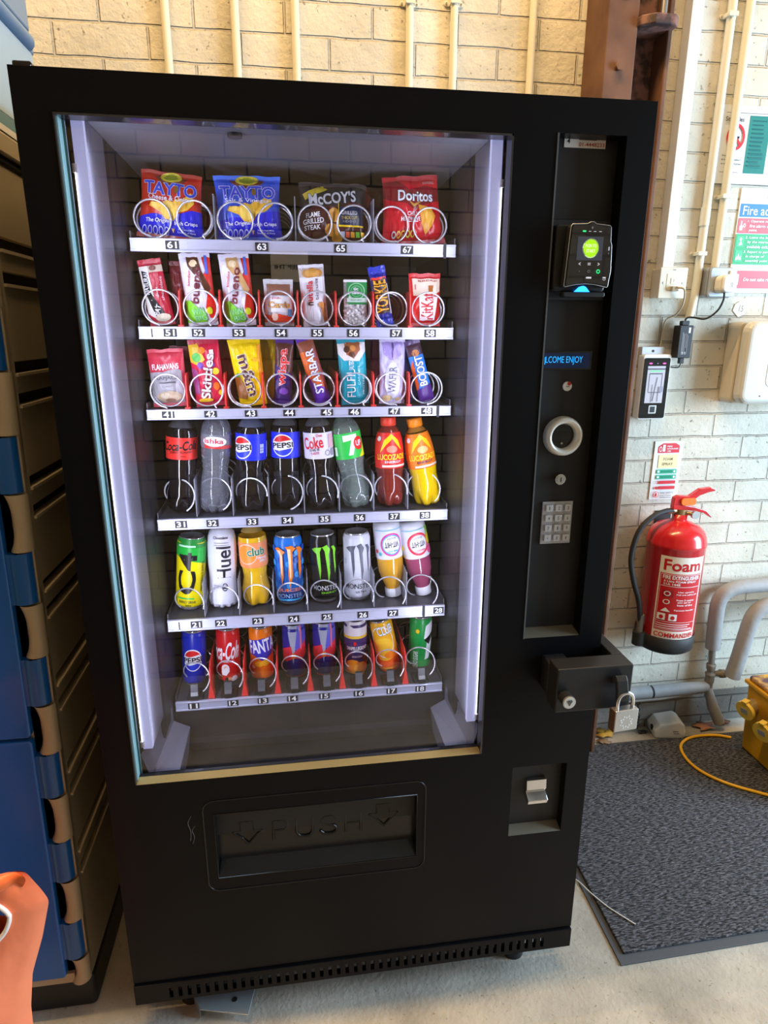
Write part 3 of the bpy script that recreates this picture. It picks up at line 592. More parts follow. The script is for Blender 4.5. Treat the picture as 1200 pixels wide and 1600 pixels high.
for row in (6, 5, 4, 3, 2, 1):
    z = ROWS[row]; rh = RH[row]
    T = thing('vending_tray', NAMES[row], 'vending tray', (TX0, 0.28, z), group='trays inside the vending machine')
    lo = lambda v: v
    b = MB(); w_ = TX1 - TX0
    b.box(0, w_, 0.0, 0.006, -rh, -0.001, M_rail); b.box(0, w_, -0.002, 0.0, -0.0045, -0.001, M_rail); b.box(0, w_, -0.002, 0.0, -rh, -rh + 0.004, M_rail)
    b.build('price_rail', T, bevel=0.0006)
    b = MB(); b.box(0.002, w_ - 0.002, 0.006, 0.43, -0.006, -0.0015, M_traysteel)
    b.box(0.0, 0.002, 0.006, 0.43, -0.006, 0.012, M_traysteel); b.box(w_ - 0.002, w_, 0.006, 0.43, -0.006, 0.012, M_traysteel)
    b.build('tray_floor', T)
    for num, x in TAGS[row]:
        b = MB(); X = x - TX0; b.box(X - 0.0125, X + 0.0125, -0.0018, -0.0002, -rh * 0.5 - 0.0078, -rh * 0.5 + 0.0078, M_tagblack)
        art(b, [('t', str(num), 0, 0.5, 1.45, 0.80, M_whitetxt, 0, 0.045)], flat_front(X, -0.0018, -rh * 0.5 - 0.0078), 0.025, 0.0156, (0, 0)); b.build('number_tag', T)
    for cx_, kind in {6: ((.700, 1),), 5: ((.107, 0),), 4: ((.694, 1),), 3: (), 2: ((.107, 0), (.672, 1)), 1: ()}[row]:
        b = MB(); X = cx_ - TX0
        if kind: b.box(X - .003, X + .003, -.0035, -.0005, -rh - .003, .001, M_tagblack)
        else: b.box(X - .0012, X + .0012, -.0012, -.0002, -rh, -.001, M_tagblack)
        b.build('rail_clip', T)
    for i, x in enumerate(LX):
        X = x - TX0; b = MB()
        if row >= 4: P = helix(X, 0.0365, 0.0335, 0.004, -100 + (i * 37 % 50), 5.3, 0.020, 0.055, 1 if i % 2 else -1)
        elif row == 3: P = helix(X + 0.002, 0.046, 0.0345, 0.002, (-60, -62, -5, -80, -20, -38, -15, -55)[i], 4.3, 0.075, 0.075)
        elif row == 2: P = helix(X + 0.004, 0.030, 0.0345, 0.004, (-15, -20, -15, -20, -42, -25, -45, -55)[i], 4.3, 0.078, 0.078)
        else: P = helix(X + 0.004, 0.048, 0.0325, 0.006, (-60, -45, -60, -58, -55, -55, -50, -58)[i], 4.5, 0.075, 0.072)
        b.tube(P, 0.0018, M_coil, 7)
        if row >= 4: b.tube([P[0], (P[0][0] + 0.004, P[0][1] - 0.001, 0.001)], 0.0017, M_coil, 7)
        b.build('spiral', T)
    for i in range(7 if row != 6 else 3):
        X = (LX[i] + 0.039 - TX0) if row != 6 else (LX[2 * i + 1] + 0.039 - TX0); b = MB()
        if row in (5, 4):
            b.prism([(0.006, 0.0), (0.006, 0.052), (0.010, 0.068), (0.018, 0.072), (0.40, 0.072), (0.40, 0.0)], X - 0.0022, X + 0.0010, M_div, 'x'); b.box(X - 0.006, X + 0.005, 0.004, 0.02, -0.001, 0.003, M_div)
        elif row == 1:
            b.prism([(0.010, 0.0), (0.006, 0.055), (0.012, 0.078), (0.030, 0.088), (0.40, 0.088), (0.40, 0.0)], X - 0.0016, X + 0.0016, M_div, 'x'); b.prism([(X - 0.008, 0.0), (X + 0.008, 0.0), (X + 0.002, 0.035), (X - 0.002, 0.035)], 0.006, 0.030, M_div)
        else: b.box(X - 0.0011, X + 0.0011, 0.008, 0.40, 0.0, 0.085 if row != 6 else 0.082, M_cleardiv)
        b.build('divider', T, bevel=0.0006)
    if row == 1:
        for i, x in enumerate(LX):
            X = x - TX0 + 0.001; b = MB()
            b.prism([(0.000, 0.001), (0.000, 0.012), (0.006, 0.020), (0.010, 0.040), (0.014, 0.040), (0.012, 0.018), (0.040, 0.004), (0.040, 0.001)], X - 0.0085, X + 0.0085, M_blackplast, 'x')
            b.box(X - 0.018, X + 0.018, 0.004, 0.05, -0.0005, 0.006, M_blackplast); b.prism([(-0.0002, 0.013), (0.0055, 0.0205), (0.009, 0.038), (0.0084, 0.038), (0.004, 0.0205), (-0.001, 0.013)], X - 0.0085, X + 0.0085, mat('pusher_grey', (0.09, 0.09, 0.105), 0.3), 'x')
            b.build('can_stop', T, bevel=0.0005)
# ================================================================ products
BLU, NAVY, RED, DRED = C(22, 30, 200), C(20, 24, 110), C(214, 32, 34), C(140, 18, 26)
WHT, BLK, YEL, ORG = C(240, 240, 244), C(16, 16, 20), C(250, 208, 20), C(250, 130, 20)
GRN, DGRN, LGRN, BRN, DBRN = C(30, 160, 60), C(10, 90, 50), C(130, 215, 40), C(110, 55, 25), C(60, 26, 18)
GLD, PNK, PUR, LIL, SIL, CRM, GRY, TEAL, LBL, CHIP = C(226, 170, 50), C(240, 70, 120), C(70, 30, 150), C(176, 160, 222), C(196, 198, 206), C(236, 224, 196), C(120, 120, 128), C(24, 160, 182), C(70, 150, 240), C(238, 190, 60)
GRP = {6: 'crisp bags on the top tray', 5: 'chocolate bars on the second tray', 4: 'sweets and bars on the third tray', 3: 'soft drink bottles in the machine', 2: 'tall drinks on the fifth tray', 1: 'small cans on the bottom tray'}

def pack(name, label, cat, row, x, tilt, w, h, T, base, items, y=None, topw=1.0, botw=1.0, shear=0, seal=None, crump=0.0012, step=0.005, lean=0, seed=1, top_seal=0.07, bot_seal=0.07, fold=0.0):
    """pillow wrapper with crimped ends; artwork lies on the bulging front"""
    z = ROWS[row] + 0.0015; y = (0.306 + T / 2) if y is None else y
    t = thing(name, label, cat, (x, y, z), (math.radians(-lean), math.radians(tilt), 0), GRP[row])
    def prof(v):
        if v < bot_seal: return 0.05
        if v > 1 - top_seal: return 0.05
        q = (v - bot_seal) / (1 - top_seal - bot_seal)
        return 0.05 + 0.95 * math.sin(PI * q) ** 0.45
    def surf(u, v, o, side=1):
        un = max(-1, min(1, u / (w / 2))); vn = max(0, min(1, v / h))
        wd = (botw + (topw - botw) * vn) * (1 - 0.06 * math.sin(PI * vn) * (1 if w > 0.1 else 0.3))
        bul = max(0.0, 1 - abs(un) ** 2.6) ** 0.6 * prof(vn)
        nz = noise.noise(Vector((un * 3.1 + seed * 7, vn * 3.7 * h / w + seed, side))) * crump * 1.8 + noise.noise(Vector((un * 9 + seed, vn * 9 * h / w, seed + side))) * crump
        edge = fold * math.sin(un * 5 + seed) * vn ** 2
        rip = 0.0004 * math.sin(vn * h * 2 * PI / 0.0022) if (vn > 1 - top_seal or vn < bot_seal) and side else 0
        return (u * wd + shear * v, -side * (T / 2 * bul) - side * o + nz * min(1, bul + 0.15) + rip + edge, v + noise.noise(Vector((un * 2.2 + seed * 3, seed, 0))) * crump * 1.5 * vn)
    b = MB(); nu = 36; nv = max(20, int(h / 0.0035))
    b.grid(lambda s, q: surf((s * 2 - 1) * w / 2, q * h, 0.0, 1), nu, nv, base)
    b.grid(lambda s, q: surf((s * 2 - 1) * w / 2, q * h, 0.0, -1), nu, nv, base)
    art(b, items, lambda u, v, o: surf(u, v, o, 1), w, h, (step * .8, step * .8), 0.0009, 0.0003)
    b.build('wrapper', t, fix=False)
    sm = seal or base
    for nm, v0, v1 in (('top_seal', 1 - top_seal, 1.0), ('bottom_seal', 0.0, bot_seal)):
        b = MB(); b.grid(lambda s, q: surf((s * 2 - 1) * w / 2 * 1.01, (v0 + q * (v1 - v0)) * h, 0.0012, 1), nu, 10, sm); b.grid(lambda s, q: surf((s * 2 - 1) * w / 2 * 1.01, (v0 + q * (v1 - v0)) * h, 0.0012, -1), nu, 4, sm); b.build(nm, t, fix=False)
    return t

# ---- top tray: crisp bags
def chips(cx, cy, s=1.0, m=CHIP): return [('p', [(cx - .62 * s, cy + .03), (cx - .55 * s, cy + .09 * s), (cx - .3 * s, cy + .07 * s), (cx - .1 * s, cy + .13 * s), (cx + .15 * s, cy + .10 * s), (cx + .38 * s, cy + .17 * s), (cx + .62 * s, cy + .26 * s), (cx + .72 * s, cy + .12 * s), (cx + .5 * s, cy + .02 * s), (cx + .25 * s, cy - .02 * s), (cx + .1 * s, cy - .14 * s), (cx - .15 * s, cy - .12 * s), (cx - .3 * s, cy - .03 * s)], m),
    ('e', cx - .05 * s, cy + .0 * s, .22 * s, .10 * s, C(250, 212, 90)), ('e', cx + .3 * s, cy + .09 * s, .22 * s, .07 * s, C(228, 176, 48)), ('e', cx - .4 * s, cy + .05 * s, .16 * s, .035 * s, C(250, 208, 84))]
def tayto(top, word, sub):
    return [('r', -1, 1, 0.46, 0.95, top), ('p', [(-1, .50), (-1, .30), (-.5, .36), (0, .34), (.45, .42), (1, .52), (1, .55), (-1, .55)], top), ('p', [(-.55, .93), (.55, .93), (.42, .86), (0, .78), (-.42, .86)], C(120, 60, 40)), ('e', 0, .92, .36, .075, C(214, 200, 60)), ('e', 0, .92, .24, .05, C(150, 160, 40))] + chips(0, .43, 1.1) + [
        ('t', 'TAYTO', 0, .735, 1.72, .19, C(48, 66, 200), 0, .05, 0, C(214, 216, 236)), ('e', .20, .735, .07, .055, C(120, 90, 30)), ('t', sub, -.02, .60, 1.4, .075, C(226, 226, 240), 0, .02),
        ('t', 'The Original', -.36, .255, .80, .075, WHT, 3, .02, .15), ('t', 'Irish Crisps', .50, .245, .72, .07, WHT, 3, .02, .15)] + [('o', -.78 + i * .17, .115, .07, .065, .28, C(190, 195, 235)) for i in range(5)] + [('t', 'No Added MSG', .50, .16, .5, .026, C(200, 205, 240)), ('t', 'Source of fibre', .50, .12, .55, .026, C(200, 205, 240)), ('t', 'v', .10, .13, .08, .06, YEL, 0, .04)]
BAG = C(26, 34, 214, 0.27)
pack('crisp_bag', 'red and blue crisp bag, leftmost on the top tray', 'crisps', 6, 0.152, 5.5, 0.128, 0.122, 0.034, BAG, tayto(C(196, 44, 30, .27), 'TAYTO', 'Cheese & Onion'), seal=C(170, 60, 50, .27), topw=.88, botw=1.02, seed=2, crump=.002)
pack('crisp_bag', 'all blue crisp bag, second from the left on the top tray', 'crisps', 6, 0.308, -1, 0.132, 0.120, 0.034, BAG, tayto(C(50, 88, 214, .27), 'TAYTO', 'Salt & Vinegar'), seal=C(70, 120, 230, .27), topw=.98, botw=.98, seed=3, crump=.002)
BRB = C(78, 34, 30, .27)
tl = [C(200, 205, 220), C(230, 90, 60), C(240, 170, 40), C(120, 200, 60), C(240, 190, 50)]
pack('crisp_bag', 'black and brown steak crisp bag, third on the top tray', 'crisps', 6, 0.474, 0.5, 0.142, 0.112, 0.036, BRB,
     [('p', [(-1, .95), (-1, .50), (-.6, .60), (-.1, .62), (.2, .60), (.5, .68), (1, .66), (1, .95)], C(34, 34, 38, .27)), ('p', [(-.85, .70), (-.92, .80), (-.3, .96), (-.15, .90)], C(214, 190, 50)),
      ('t', "McCOY'S", -.02, .745, 1.45, .20, C(206, 208, 214), 5, .05, 0, C(24, 24, 28)), ('e', .02, .46, .18, .12, C(214, 150, 40)), ('e', -.05, .22, .2, .11, C(206, 140, 36)), ('e', .12, .10, .16, .09, C(216, 150, 40)), ('r', .16, .92, .30, .60, C(30, 40, 70)), ('r', .16, .92, .27, .30, YEL), ('r', .155, .175, .27, .66, YEL),
      ('t', 'GRILLED', .50, .50, .5, .06, C(200, 200, 210)), ('t', 'THICK CUT', .50, .42, .5, .05, C(200, 180, 90)), ('t', 'RIDGED', .50, .36, .4, .035, C(150, 150, 160)), ('t', 'FLAME', -.62, .45, .42, .08, WHT, 8, .03), ('t', 'GRILLED', -.60, .35, .62, .085, WHT, 8, .03), ('t', 'STEAK', -.62, .245, .48, .08, WHT, 8, .03), ('t', '45g', -.82, .09, .18, .045, C(190, 190, 190))] +
     [('r', .22 + i * .15, .34 + i * .15, .10, .19, tl[i]) for i in range(5)], seal=C(70, 62, 60, .25), topw=.95, seed=5, crump=.003)
pack('crisp_bag', 'red chilli tortilla chip bag, rightmost on the top tray', 'crisps', 6, 0.643, -4.5, 0.132, 0.131, 0.036, C(206, 22, 40, .27),
     [('p', [(-1, .95), (-.5, .95), (-.1, .80), (.4, .84), (1, .80), (1, .62), (.3, .56), (.05, .50), (-.2, .60), (-.8, .66), (-1, .7)], C(130, 26, 34, .27)), ('p', [(-.15, .66), (.03, .54), (.52, .68), (.05, .585)], C(200, 150, 60)), ('p', [(.2, .58), (.62, .52), (.78, .40), (.62, .26), (.38, .14), (.26, .30)], C(232, 160, 40)), ('p', [(.36, .50), (.60, .46), (.66, .38), (.48, .24)], C(244, 186, 70)),
      ('t', 'Doritos', .12, .70, 1.25, .155, WHT, -4, .05, 0, C(40, 30, 60)), ('t', 'SHARING', .62, .88, .42, .04, C(206, 150, 150)), ('t', 'CHILLI', .0, .45, .38, .058, WHT, -2, .035), ('t', 'HEATWAVE', -.10, .375, .64, .058, WHT, -2, .035), ('r', -.22, .15, .33, .34, WHT)] +
     [('o', -.66 + i * .15, .16, .07, .055, .4, [C(210, 200, 210), C(240, 180, 60), C(240, 170, 60), C(200, 200, 70), C(240, 170, 60)][i]) for i in range(5)], seal=C(170, 30, 44, .27), topw=.86, botw=1.04, seed=8, crump=.003)

# ---- second tray
pack('snack_bar', 'red and white dark chocolate nut bar, leftmost on the second tray', 'snack bar', 5, 0.124, -8, 0.050, 0.128, 0.020, C(190, 34, 60, .3),
     [('r', -1, 1, .80, .90, C(206, 190, 170)), ('e', -.5, .84, .28, .05, C(240, 230, 205)), ('e', .2, .86, .3, .04, C(120, 60, 50)), ('p', [(-.95, .9), (-.95, .2), (-.3, .10), (-.15, .5), (-.2, .9)], C(240, 234, 224)), ('p', [(-.80, .84), (-.34, .80), (-.34, .50), (.38, .20), (.28, .10), (-.30, .12), (-.78, .50)], C(26, 26, 28)),
      ('t', 'NATURAL', -.56, .65, .40, .34, WHT, 82, .04), ('t', 'EAT', -.10, .24, .40, .16, WHT, 62, .04), ('t', 'chocolate', .62, .55, .22, .36, C(238, 190, 196), 85, .02), ('t', 'dark', .18, .50, .22, .16, C(238, 200, 200), 85, .02), ('e', .2, .12, .6, .06, C(236, 222, 196))], seal=C(188, 40, 60, .3), seed=11, topw=.9)
def bueno(row, x, tilt, label, choc, seed):
    return pack('chocolate_bar', label, 'chocolate bar', row, x, tilt, 0.060, 0.140, 0.020, C(232, 228, 240, .3),
     [('p', [(.45, .95), (1, .95), (1, .1), (.55, .1), (.35, .25), (.60, .45), (.25, .60), (.6, .75)], C(222, 40, 32)), ('p', [(-.55, .95), (.2, .95), (.35, .78), (-.1, .70), (-.5, .82)], choc), ('e', -.12, .86, .26, .05, C(240, 214, 170)), ('p', [(0, .72), (.35, .76), (.85, .50), (.55, .42)], choc), ('r', .62, .80, .70, .95, C(70, 110, 214)),
      ('t', 'bueno', -.12, .56, .56, .50, C(120, 30, 50), 78, .05), ('t', 'kinder', -.52, .66, .16, .22, C(222, 50, 50), 80, .02), ('p', [(-1, .36), (-.6, .35), (-.2, .26), (.3, .18), (.3, .05), (-1, .05)], LGRN), ('t', 'WIN', -.20, .20, .8, .09, C(150, 230, 150), 8, .06, 0, C(40, 150, 70)), ('t', 'BIG', -.05, .11, .8, .08, C(150, 230, 150), 8, .06, 0, C(40, 150, 70)), ('e', .58, .20, .2, .05, C(220, 230, 40))], seal=C(226, 222, 236, .3), seed=seed, crump=.0016)
bueno(5, 0.204, -4, 'white hazelnut chocolate bar with milk chocolate pieces, second on the second tray', C(86, 44, 28), 12)
bueno(5, 0.281, -4, 'white hazelnut chocolate bar with pale chocolate pieces, third on the second tray', C(214, 170, 110), 13)
pack('chocolate_bar', 'small white and orange chocolate card bar in a clear-topped wrapper on the second tray', 'chocolate bar', 5, 0.359, 0, 0.060, 0.092, 0.020, C(222, 222, 234, .3),
     [('r', -1, 1, .90, .96, C(214, 214, 220)), ('r', -.8, .8, .66, .90, C(150, 100, 80)), ('p', [(-.9, .55), (0, .66), (.9, .62), (.9, .3), (-.9, .3)], WHT), ('t', 'kinder', -.1, .60, .7, .05, C(214, 50, 44)), ('t', 'Cards', .02, .455, 1.45, .13, C(244, 190, 110), 0, .06, 0, C(96, 44, 30)), ('p', [(-1, .08), (-1, .26), (-.5, .22), (0, .26), (.5, .22), (1, .28), (1, .08)], C(226, 62, 30)), ('e', -.3, .2, .22, .09, C(240, 200, 180)), ('r', .6, .9, .2, .36, C(90, 160, 220))], seal=C(206, 206, 214, .25), seed=14, top_seal=.12)
pack('chocolate_bar', 'white hazelnut spread biscuit bar with a golden biscuit on top, second tray', 'biscuit bar', 5, 0.435, -4, 0.052, 0.122, 0.020, C(234, 232, 240, .3),
     [('r', -1, 1, .80, .96, C(190, 180, 180)), ('e', .05, .86, .82, .09, C(206, 140, 60)), ('e', .05, .865, .6, .06, C(226, 166, 80)), ('p', [(-1, .78), (1, .80), (1, .74), (-1, .70)], WHT), ('t', 'nutella', -.28, .54, .50, .40, C(206, 30, 34), 86, .05), ('t', 'n', -.28, .37, .44, .055, BLK, 86, .05), ('t', 'biscuits', .30, .60, .26, .34, C(90, 50, 40), 88, .02), ('e', .62, .34, .3, .05, C(200, 130, 60)), ('p', [(.5, .3), (.85, .3), (.95, .05), (.7, .05)], C(176, 104, 50))], seal=C(226, 224, 234, .3), seed=15)
# mint box
t = thing('mint_box', 'clear flip-top box of small white mints with a green label, second tray', 'mint box', (0.519, 0.322, ROWS[5] + 0.0015), (0, 0, math.radians(-5)), GRP[5])
b = MB(); b.rbox(-.0245, .0245, -.012, .012, 0, .088, .002, mat('mint_box_clear', (0.80, 0.80, 0.82), 0.15, coat=0.6, alpha=0.25)); b.build('box', t, bevel=.001)
b = MB()
for i in range(190):
    px, pz = rnd.uniform(-.021, .021), rnd.uniform(.003, .060)
    a = rnd.uniform(0, PI); e = []
    b.lathe([(0, -.0052), (.0028, -.0042), (.0038, 0), (.0028, .0042), (0, .0052)], mat('mint_white', (0.86, 0.86, 0.86), 0.35), 7, (0, 0, 0), M=Matrix.Translation((px, rnd.uniform(-.009, .009), pz)) @ Matrix.Rotation(a, 4, 'Y') @ Matrix.Rotation(rnd.uniform(0, 3), 4, 'X'))
o = b.build('mints', t); o['kind'] = 'stuff'
b = MB(); art(b, [('r', -.72, 1, .50, 1.0, C(30, 140, 70)), ('o', .1, .80, .72, .19, .12, C(150, 210, 160)), ('o', .1, .80, .5, .13, .14, C(110, 190, 130)), ('t', 'tic', .05, .855, .42, .07, WHT, 0, .05), ('t', 'tac', .02, .77, .62, .07, WHT, 0, .05), ('r', -.72, 1, .55, .65, C(206, 228, 214)), ('t', 'FRESH MINT', .1, .60, 1.0, .03, C(60, 140, 90))], flat_front(0, -.0122, 0), .049, .088, (0, 0)); b.build('label', t)
b = MB(); b.rbox(-.0246, .0246, -.0121, .0121, .0882, .0935, .002, M_white); b.build('lid', t, bevel=.001)
pack('chocolate_bar', 'narrow blue and yellow chocolate bar leaning left, seventh on the second tray', 'chocolate bar', 5, 0.5835, -10, 0.036, 0.122, 0.020, C(34, 40, 150, .3),
     [('p', [(-.85, .22), (.95, .22), (.75, .80), (-.85, .80)], C(60, 30, 30)), ('r', -.9, .9, .78, .82, C(226, 60, 50)), ('t', 'YORKIE', 0, .50, 1.5, .54, C(244, 176, 30), 88, .06), ('r', .82, .95, .2, .7, C(220, 220, 226))], seal=C(44, 60, 180, .2), seed=17, crump=.0025, top_seal=.12, bot_seal=.12)
pack('chocolate_bar', 'red wafer chocolate bar packet, rightmost on the second tray', 'chocolate bar', 5, 0.668, -1, 0.068, 0.108, 0.020, C(206, 24, 30, .3),
     [('p', [(-.82, .90), (.95, .90), (.95, .66), (.5, .58), (-.75, .58)], C(232, 214, 190)), ('p', [(.2, .76), (.55, .78), (.5, .66), (.2, .64)], C(190, 110, 50)), ('t', 'tasty', -.62, .74, .14, .10, C(206, 60, 50), 90, .03), ('t', 'BREAK', .2, .86, 1.3, .03, C(180, 60, 40)), ('p', [(-.35, .12), (.6, .12), (.8, .56), (-.4, .60)], C(240, 232, 232)), ('t', 'KitKat', .12, .38, .80, .50, C(206, 24, 30), 90, .07), ('e', -.1, .15, .25, .04, C(232, 214, 214))], seal=C(200, 28, 34, .3), seed=18)

# ---- third tray
pack('oat_bar', 'red and grey oat flapjack packet, leftmost on the third tray', 'snack bar', 4, 0.126, -2, 0.072, 0.118, 0.024, C(176, 172, 178, .3),
     [('p', [(-1, .95), (1, .95), (1, .60), (.6, .66), (-.2, .62), (-1, .60)], C(206, 52, 74, .3)), ('r', .82, 1, .05, .62, C(190, 60, 80)), ('t', 'FLAHAVANS', -.05, .70, 1.5, .10, WHT, 2, .045), ('t', 'FLAPJACK', -.05, .50, 1.4, .075, C(90, 86, 92), 0, .02), ('r', -.5, .45, .415, .44, C(90, 86, 92)), ('t', 'ROLLED OATS', -.05, .36, .6, .02, C(120, 116, 122)), ('e', .0, .18, .70, .10, C(196, 170, 140)), ('e', -.2, .20, .3, .05, C(222, 204, 176)), ('e', .3, .16, .3, .05, C(216, 190, 160)), ('e', .05, .12, .3, .03, C(150, 110, 90))], seal=C(206, 60, 80, .3), seed=21)
pack('sweet_bag', 'bright pink sweets bag with rainbow sweets, second on the third tray', 'sweets', 4, 0.209, -4, 0.062, 0.138, 0.022, C(214, 30, 70, .3),
     [('p', [(-1, .93), (-.4, .95), (.0, .70), (-.5, .62), (-1, .68)], C(240, 190, 50)), ('e', -.55, .74, .3, .07, C(90, 190, 80)), ('e', -.15, .84, .22, .05, C(250, 130, 30)), ('e', -.35, .62, .2, .05, C(120, 60, 170)), ('p', [(-1, .60), (-.6, .55), (-.6, .2), (-1, .2)], C(150, 60, 120)), ('e', .62, .52, .22, .05, C(250, 220, 60)), ('e', .45, .62, .16, .035, C(120, 50, 160)), ('e', .55, .30, .2, .06, C(240, 120, 40)), ('e', .75, .20, .14, .04, C(250, 220, 60)), ('r', .35, .62, .76, .84, WHT), ('t', 'Skittles', .02, .45, .62, .68, WHT, 78, .06, 0, C(120, 20, 60)), ('e', -.3, .10, .5, .03, C(250, 200, 50))], seal=C(180, 30, 62, .3), seed=22)
pack('sweet_bag', 'bright yellow peanut sweets bag tilted left, third on the third tray', 'sweets', 4, 0.297, -6, 0.062, 0.140, 0.024, C(252, 214, 0, .3),
     [('r', .75, 1, .1, .9, C(250, 160, 20)), ('e', .6, .68, .25, .03, C(250, 180, 30)), ('p', [(-1, .46), (-.6, .46), (-.2, .20), (-.4, .10), (-1, .14)], C(150, 90, 30)), ('t', 'm&m', -.02, .46, .80, .62, C(92, 44, 36), -82, .08, 0, C(244, 236, 220)), ('e', -.75, .48, .14, .03, GRN)], seal=C(246, 206, 10, .3), seed=23, topw=1.08, botw=.92, crump=.002)
pack('chocolate_bar', 'slim purple and brown bar with red lettering, fourth on the third tray', 'chocolate bar', 4, 0.358, 4, 0.038, 0.138, 0.018, C(64, 30, 110, .3),
     [('p', [(-1, .95), (1, .95), (1, .48), (-1, .62)], C(92, 50, 44, .3)), ('t', 'wispa', -.02, .58, 1.2, .56, C(230, 44, 40), 88, .07, 0, C(240, 210, 220)), ('e', .1, .22, .5, .05, C(130, 70, 180))], seal=C(80, 44, 130, .25), seed=24)
pack('chocolate_bar', 'slim orange and purple caramel bar leaning strongly left, fifth on the third tray', 'chocolate bar', 4, 0.448, -16, 0.036, 0.148, 0.018, C(236, 110, 40, .3),
     [('r', -1, 1, .80, .95, C(150, 80, 60)), ('p', [(-1, .5), (-.5, .34), (1, .22), (1, .05), (-1, .05)], C(96, 40, 170)), ('p', [(.55, .8), (1, .8), (1, .2), (.7, .2)], C(150, 60, 60)), ('t', 'STARBAR', .05, .50, 1.0, .64, WHT, 88, .07, 0, C(84, 30, 140))], seal=C(100, 50, 170, .25), seed=25)
pack('protein_bar', 'turquoise protein bar with chocolate pieces at the top, sixth on the third tray', 'protein bar', 4, 0.517, -4, 0.060, 0.140, 0.022, C(20, 166, 186, .3),
     [('p', [(-1, .95), (1, .95), (1, .80), (.5, .66), (-.6, .68), (-1, .78)], C(232, 226, 224)), ('p', [(-.5, .94), (.6, .94), (.6, .82), (.1, .70), (-.4, .76)], C(170, 96, 54)), ('e', -.35, .84, .22, .05, C(80, 40, 28)), ('e', .1, .86, .2, .045, C(226, 150, 80)), ('e', .0, .76, .24, .04, C(96, 50, 30)), ('t', 'FULFIL', -.22, .33, .62, .42, WHT, 88, .0, 0, None), ('t', 'SALTED', -.12, .60, .34, .14, WHT, 88, .02), ('t', 'CARAMEL', .38, .45, .16, .3, C(190, 236, 240), 88, .01), ('t', 'PROTEIN', .68, .30, .14, .3, C(190, 236, 240), 88, .01)], seal=C(20, 150, 170, .3), seed=26)
pack('protein_bar', 'pale lilac wafer bar in a shiny wrapper, seventh on the third tray', 'wafer bar', 4, 0.598, 0, 0.056, 0.142, 0.022, C(198, 190, 226, .22),
     [('p', [(-.7, .75), (-.1, .66), (-.1, .9), (.12, .9), (.12, .66), (.7, .74), (.8, .95), (-.8, .95)], C(170, 150, 214, .25)), ('r', -.06, .06, .66, .92, C(90, 60, 130)), ('e', 0, .36, .62, .28, C(222, 222, 238)), ('t', 'WAFER', -.03, .37, .62, .40, C(120, 116, 140), 87, .03), ('e', -.4, .09, .4, .05, C(226, 200, 150)), ('e', .5, .07, .3, .03, C(226, 200, 150))], seal=C(200, 190, 224, .22), seed=27, crump=.003)
pack('chocolate_bar', 'slim blue and purple bar leaning left, rightmost on the third tray', 'chocolate bar', 4, 0.679, -16, 0.034, 0.142, 0.018, C(44, 130, 226, .3),
     [('r', -1, 1, .76, .95, C(70, 40, 60)), ('e', 0, .80, .5, .05, C(190, 120, 70)), ('p', [(-.6, .72), (-1, .60), (-1, .2), (-.6, .3), (-.9, .45)], C(226, 96, 40)), ('p', [(-1, .24), (1, .30), (1, .05), (-1, .05)], C(84, 40, 130)), ('t', 'BOOST', .1, .52, 1.05, .46, WHT, 88, .06, 0, C(40, 50, 130))], seal=C(80, 50, 110, .25), seed=28)

# extra stock visible behind the front items
def back_pack(x, y, row, w, h, T, base, seed, tilt=0, label='', cat='sweets', name='sweet_bag'):
    return pack(name, label, cat, row, x, tilt, w, h, T, base, [], y=y, seed=seed, crump=.0018)
back_pack(0.223, 0.40, 6, 0.06, 0.115, .03, C(150, 44, 36, .3), 31, 3, 'dark red crisp bag standing behind the leftmost crisp bag', 'crisps', 'crisp_bag')
back_pack(0.585, 0.375, 6, 0.10, 0.118, .03, C(96, 30, 34, .3), 32, -2, 'second red tortilla chip bag half hidden behind the rightmost crisp bag', 'crisps', 'crisp_bag')
back_pack(0.150, 0.36, 4, 0.065, 0.122, .02, C(150, 36, 56, .3), 33, 3, 'second red oat bar packet behind the leftmost one on the third tray', 'snack bar', 'oat_bar')
back_pack(0.318, 0.36, 4, 0.06, 0.146, .02, C(236, 196, 10, .3), 34, 3, 'second yellow peanut sweets bag behind the tilted one on the third tray')
back_pack(0.232, 0.36, 4, 0.05, 0.142, .02, C(160, 26, 56, .3), 35, 4, 'second pink sweets bag behind the front one on the third tray')
back_pack(0.150, 0.36, 5, 0.04, 0.128, .02, C(120, 34, 44, .3), 36, 2, 'second red nut bar behind the leftmost one on the second tray', 'snack bar', 'snack_bar')
back_pack(0.572, 0.36, 4, 0.04, 0.14, .02, C(140, 60, 110, .3), 37, 2, 'magenta wrapper of a second wafer bar behind the lilac one on the third tray', 'wafer bar', 'protein_bar')
back_pack(0.656, 0.36, 4, 0.034, 0.135, .02, C(50, 70, 170, .3), 38, -12, 'second blue bar behind the rightmost one on the third tray', 'chocolate bar', 'chocolate_bar')

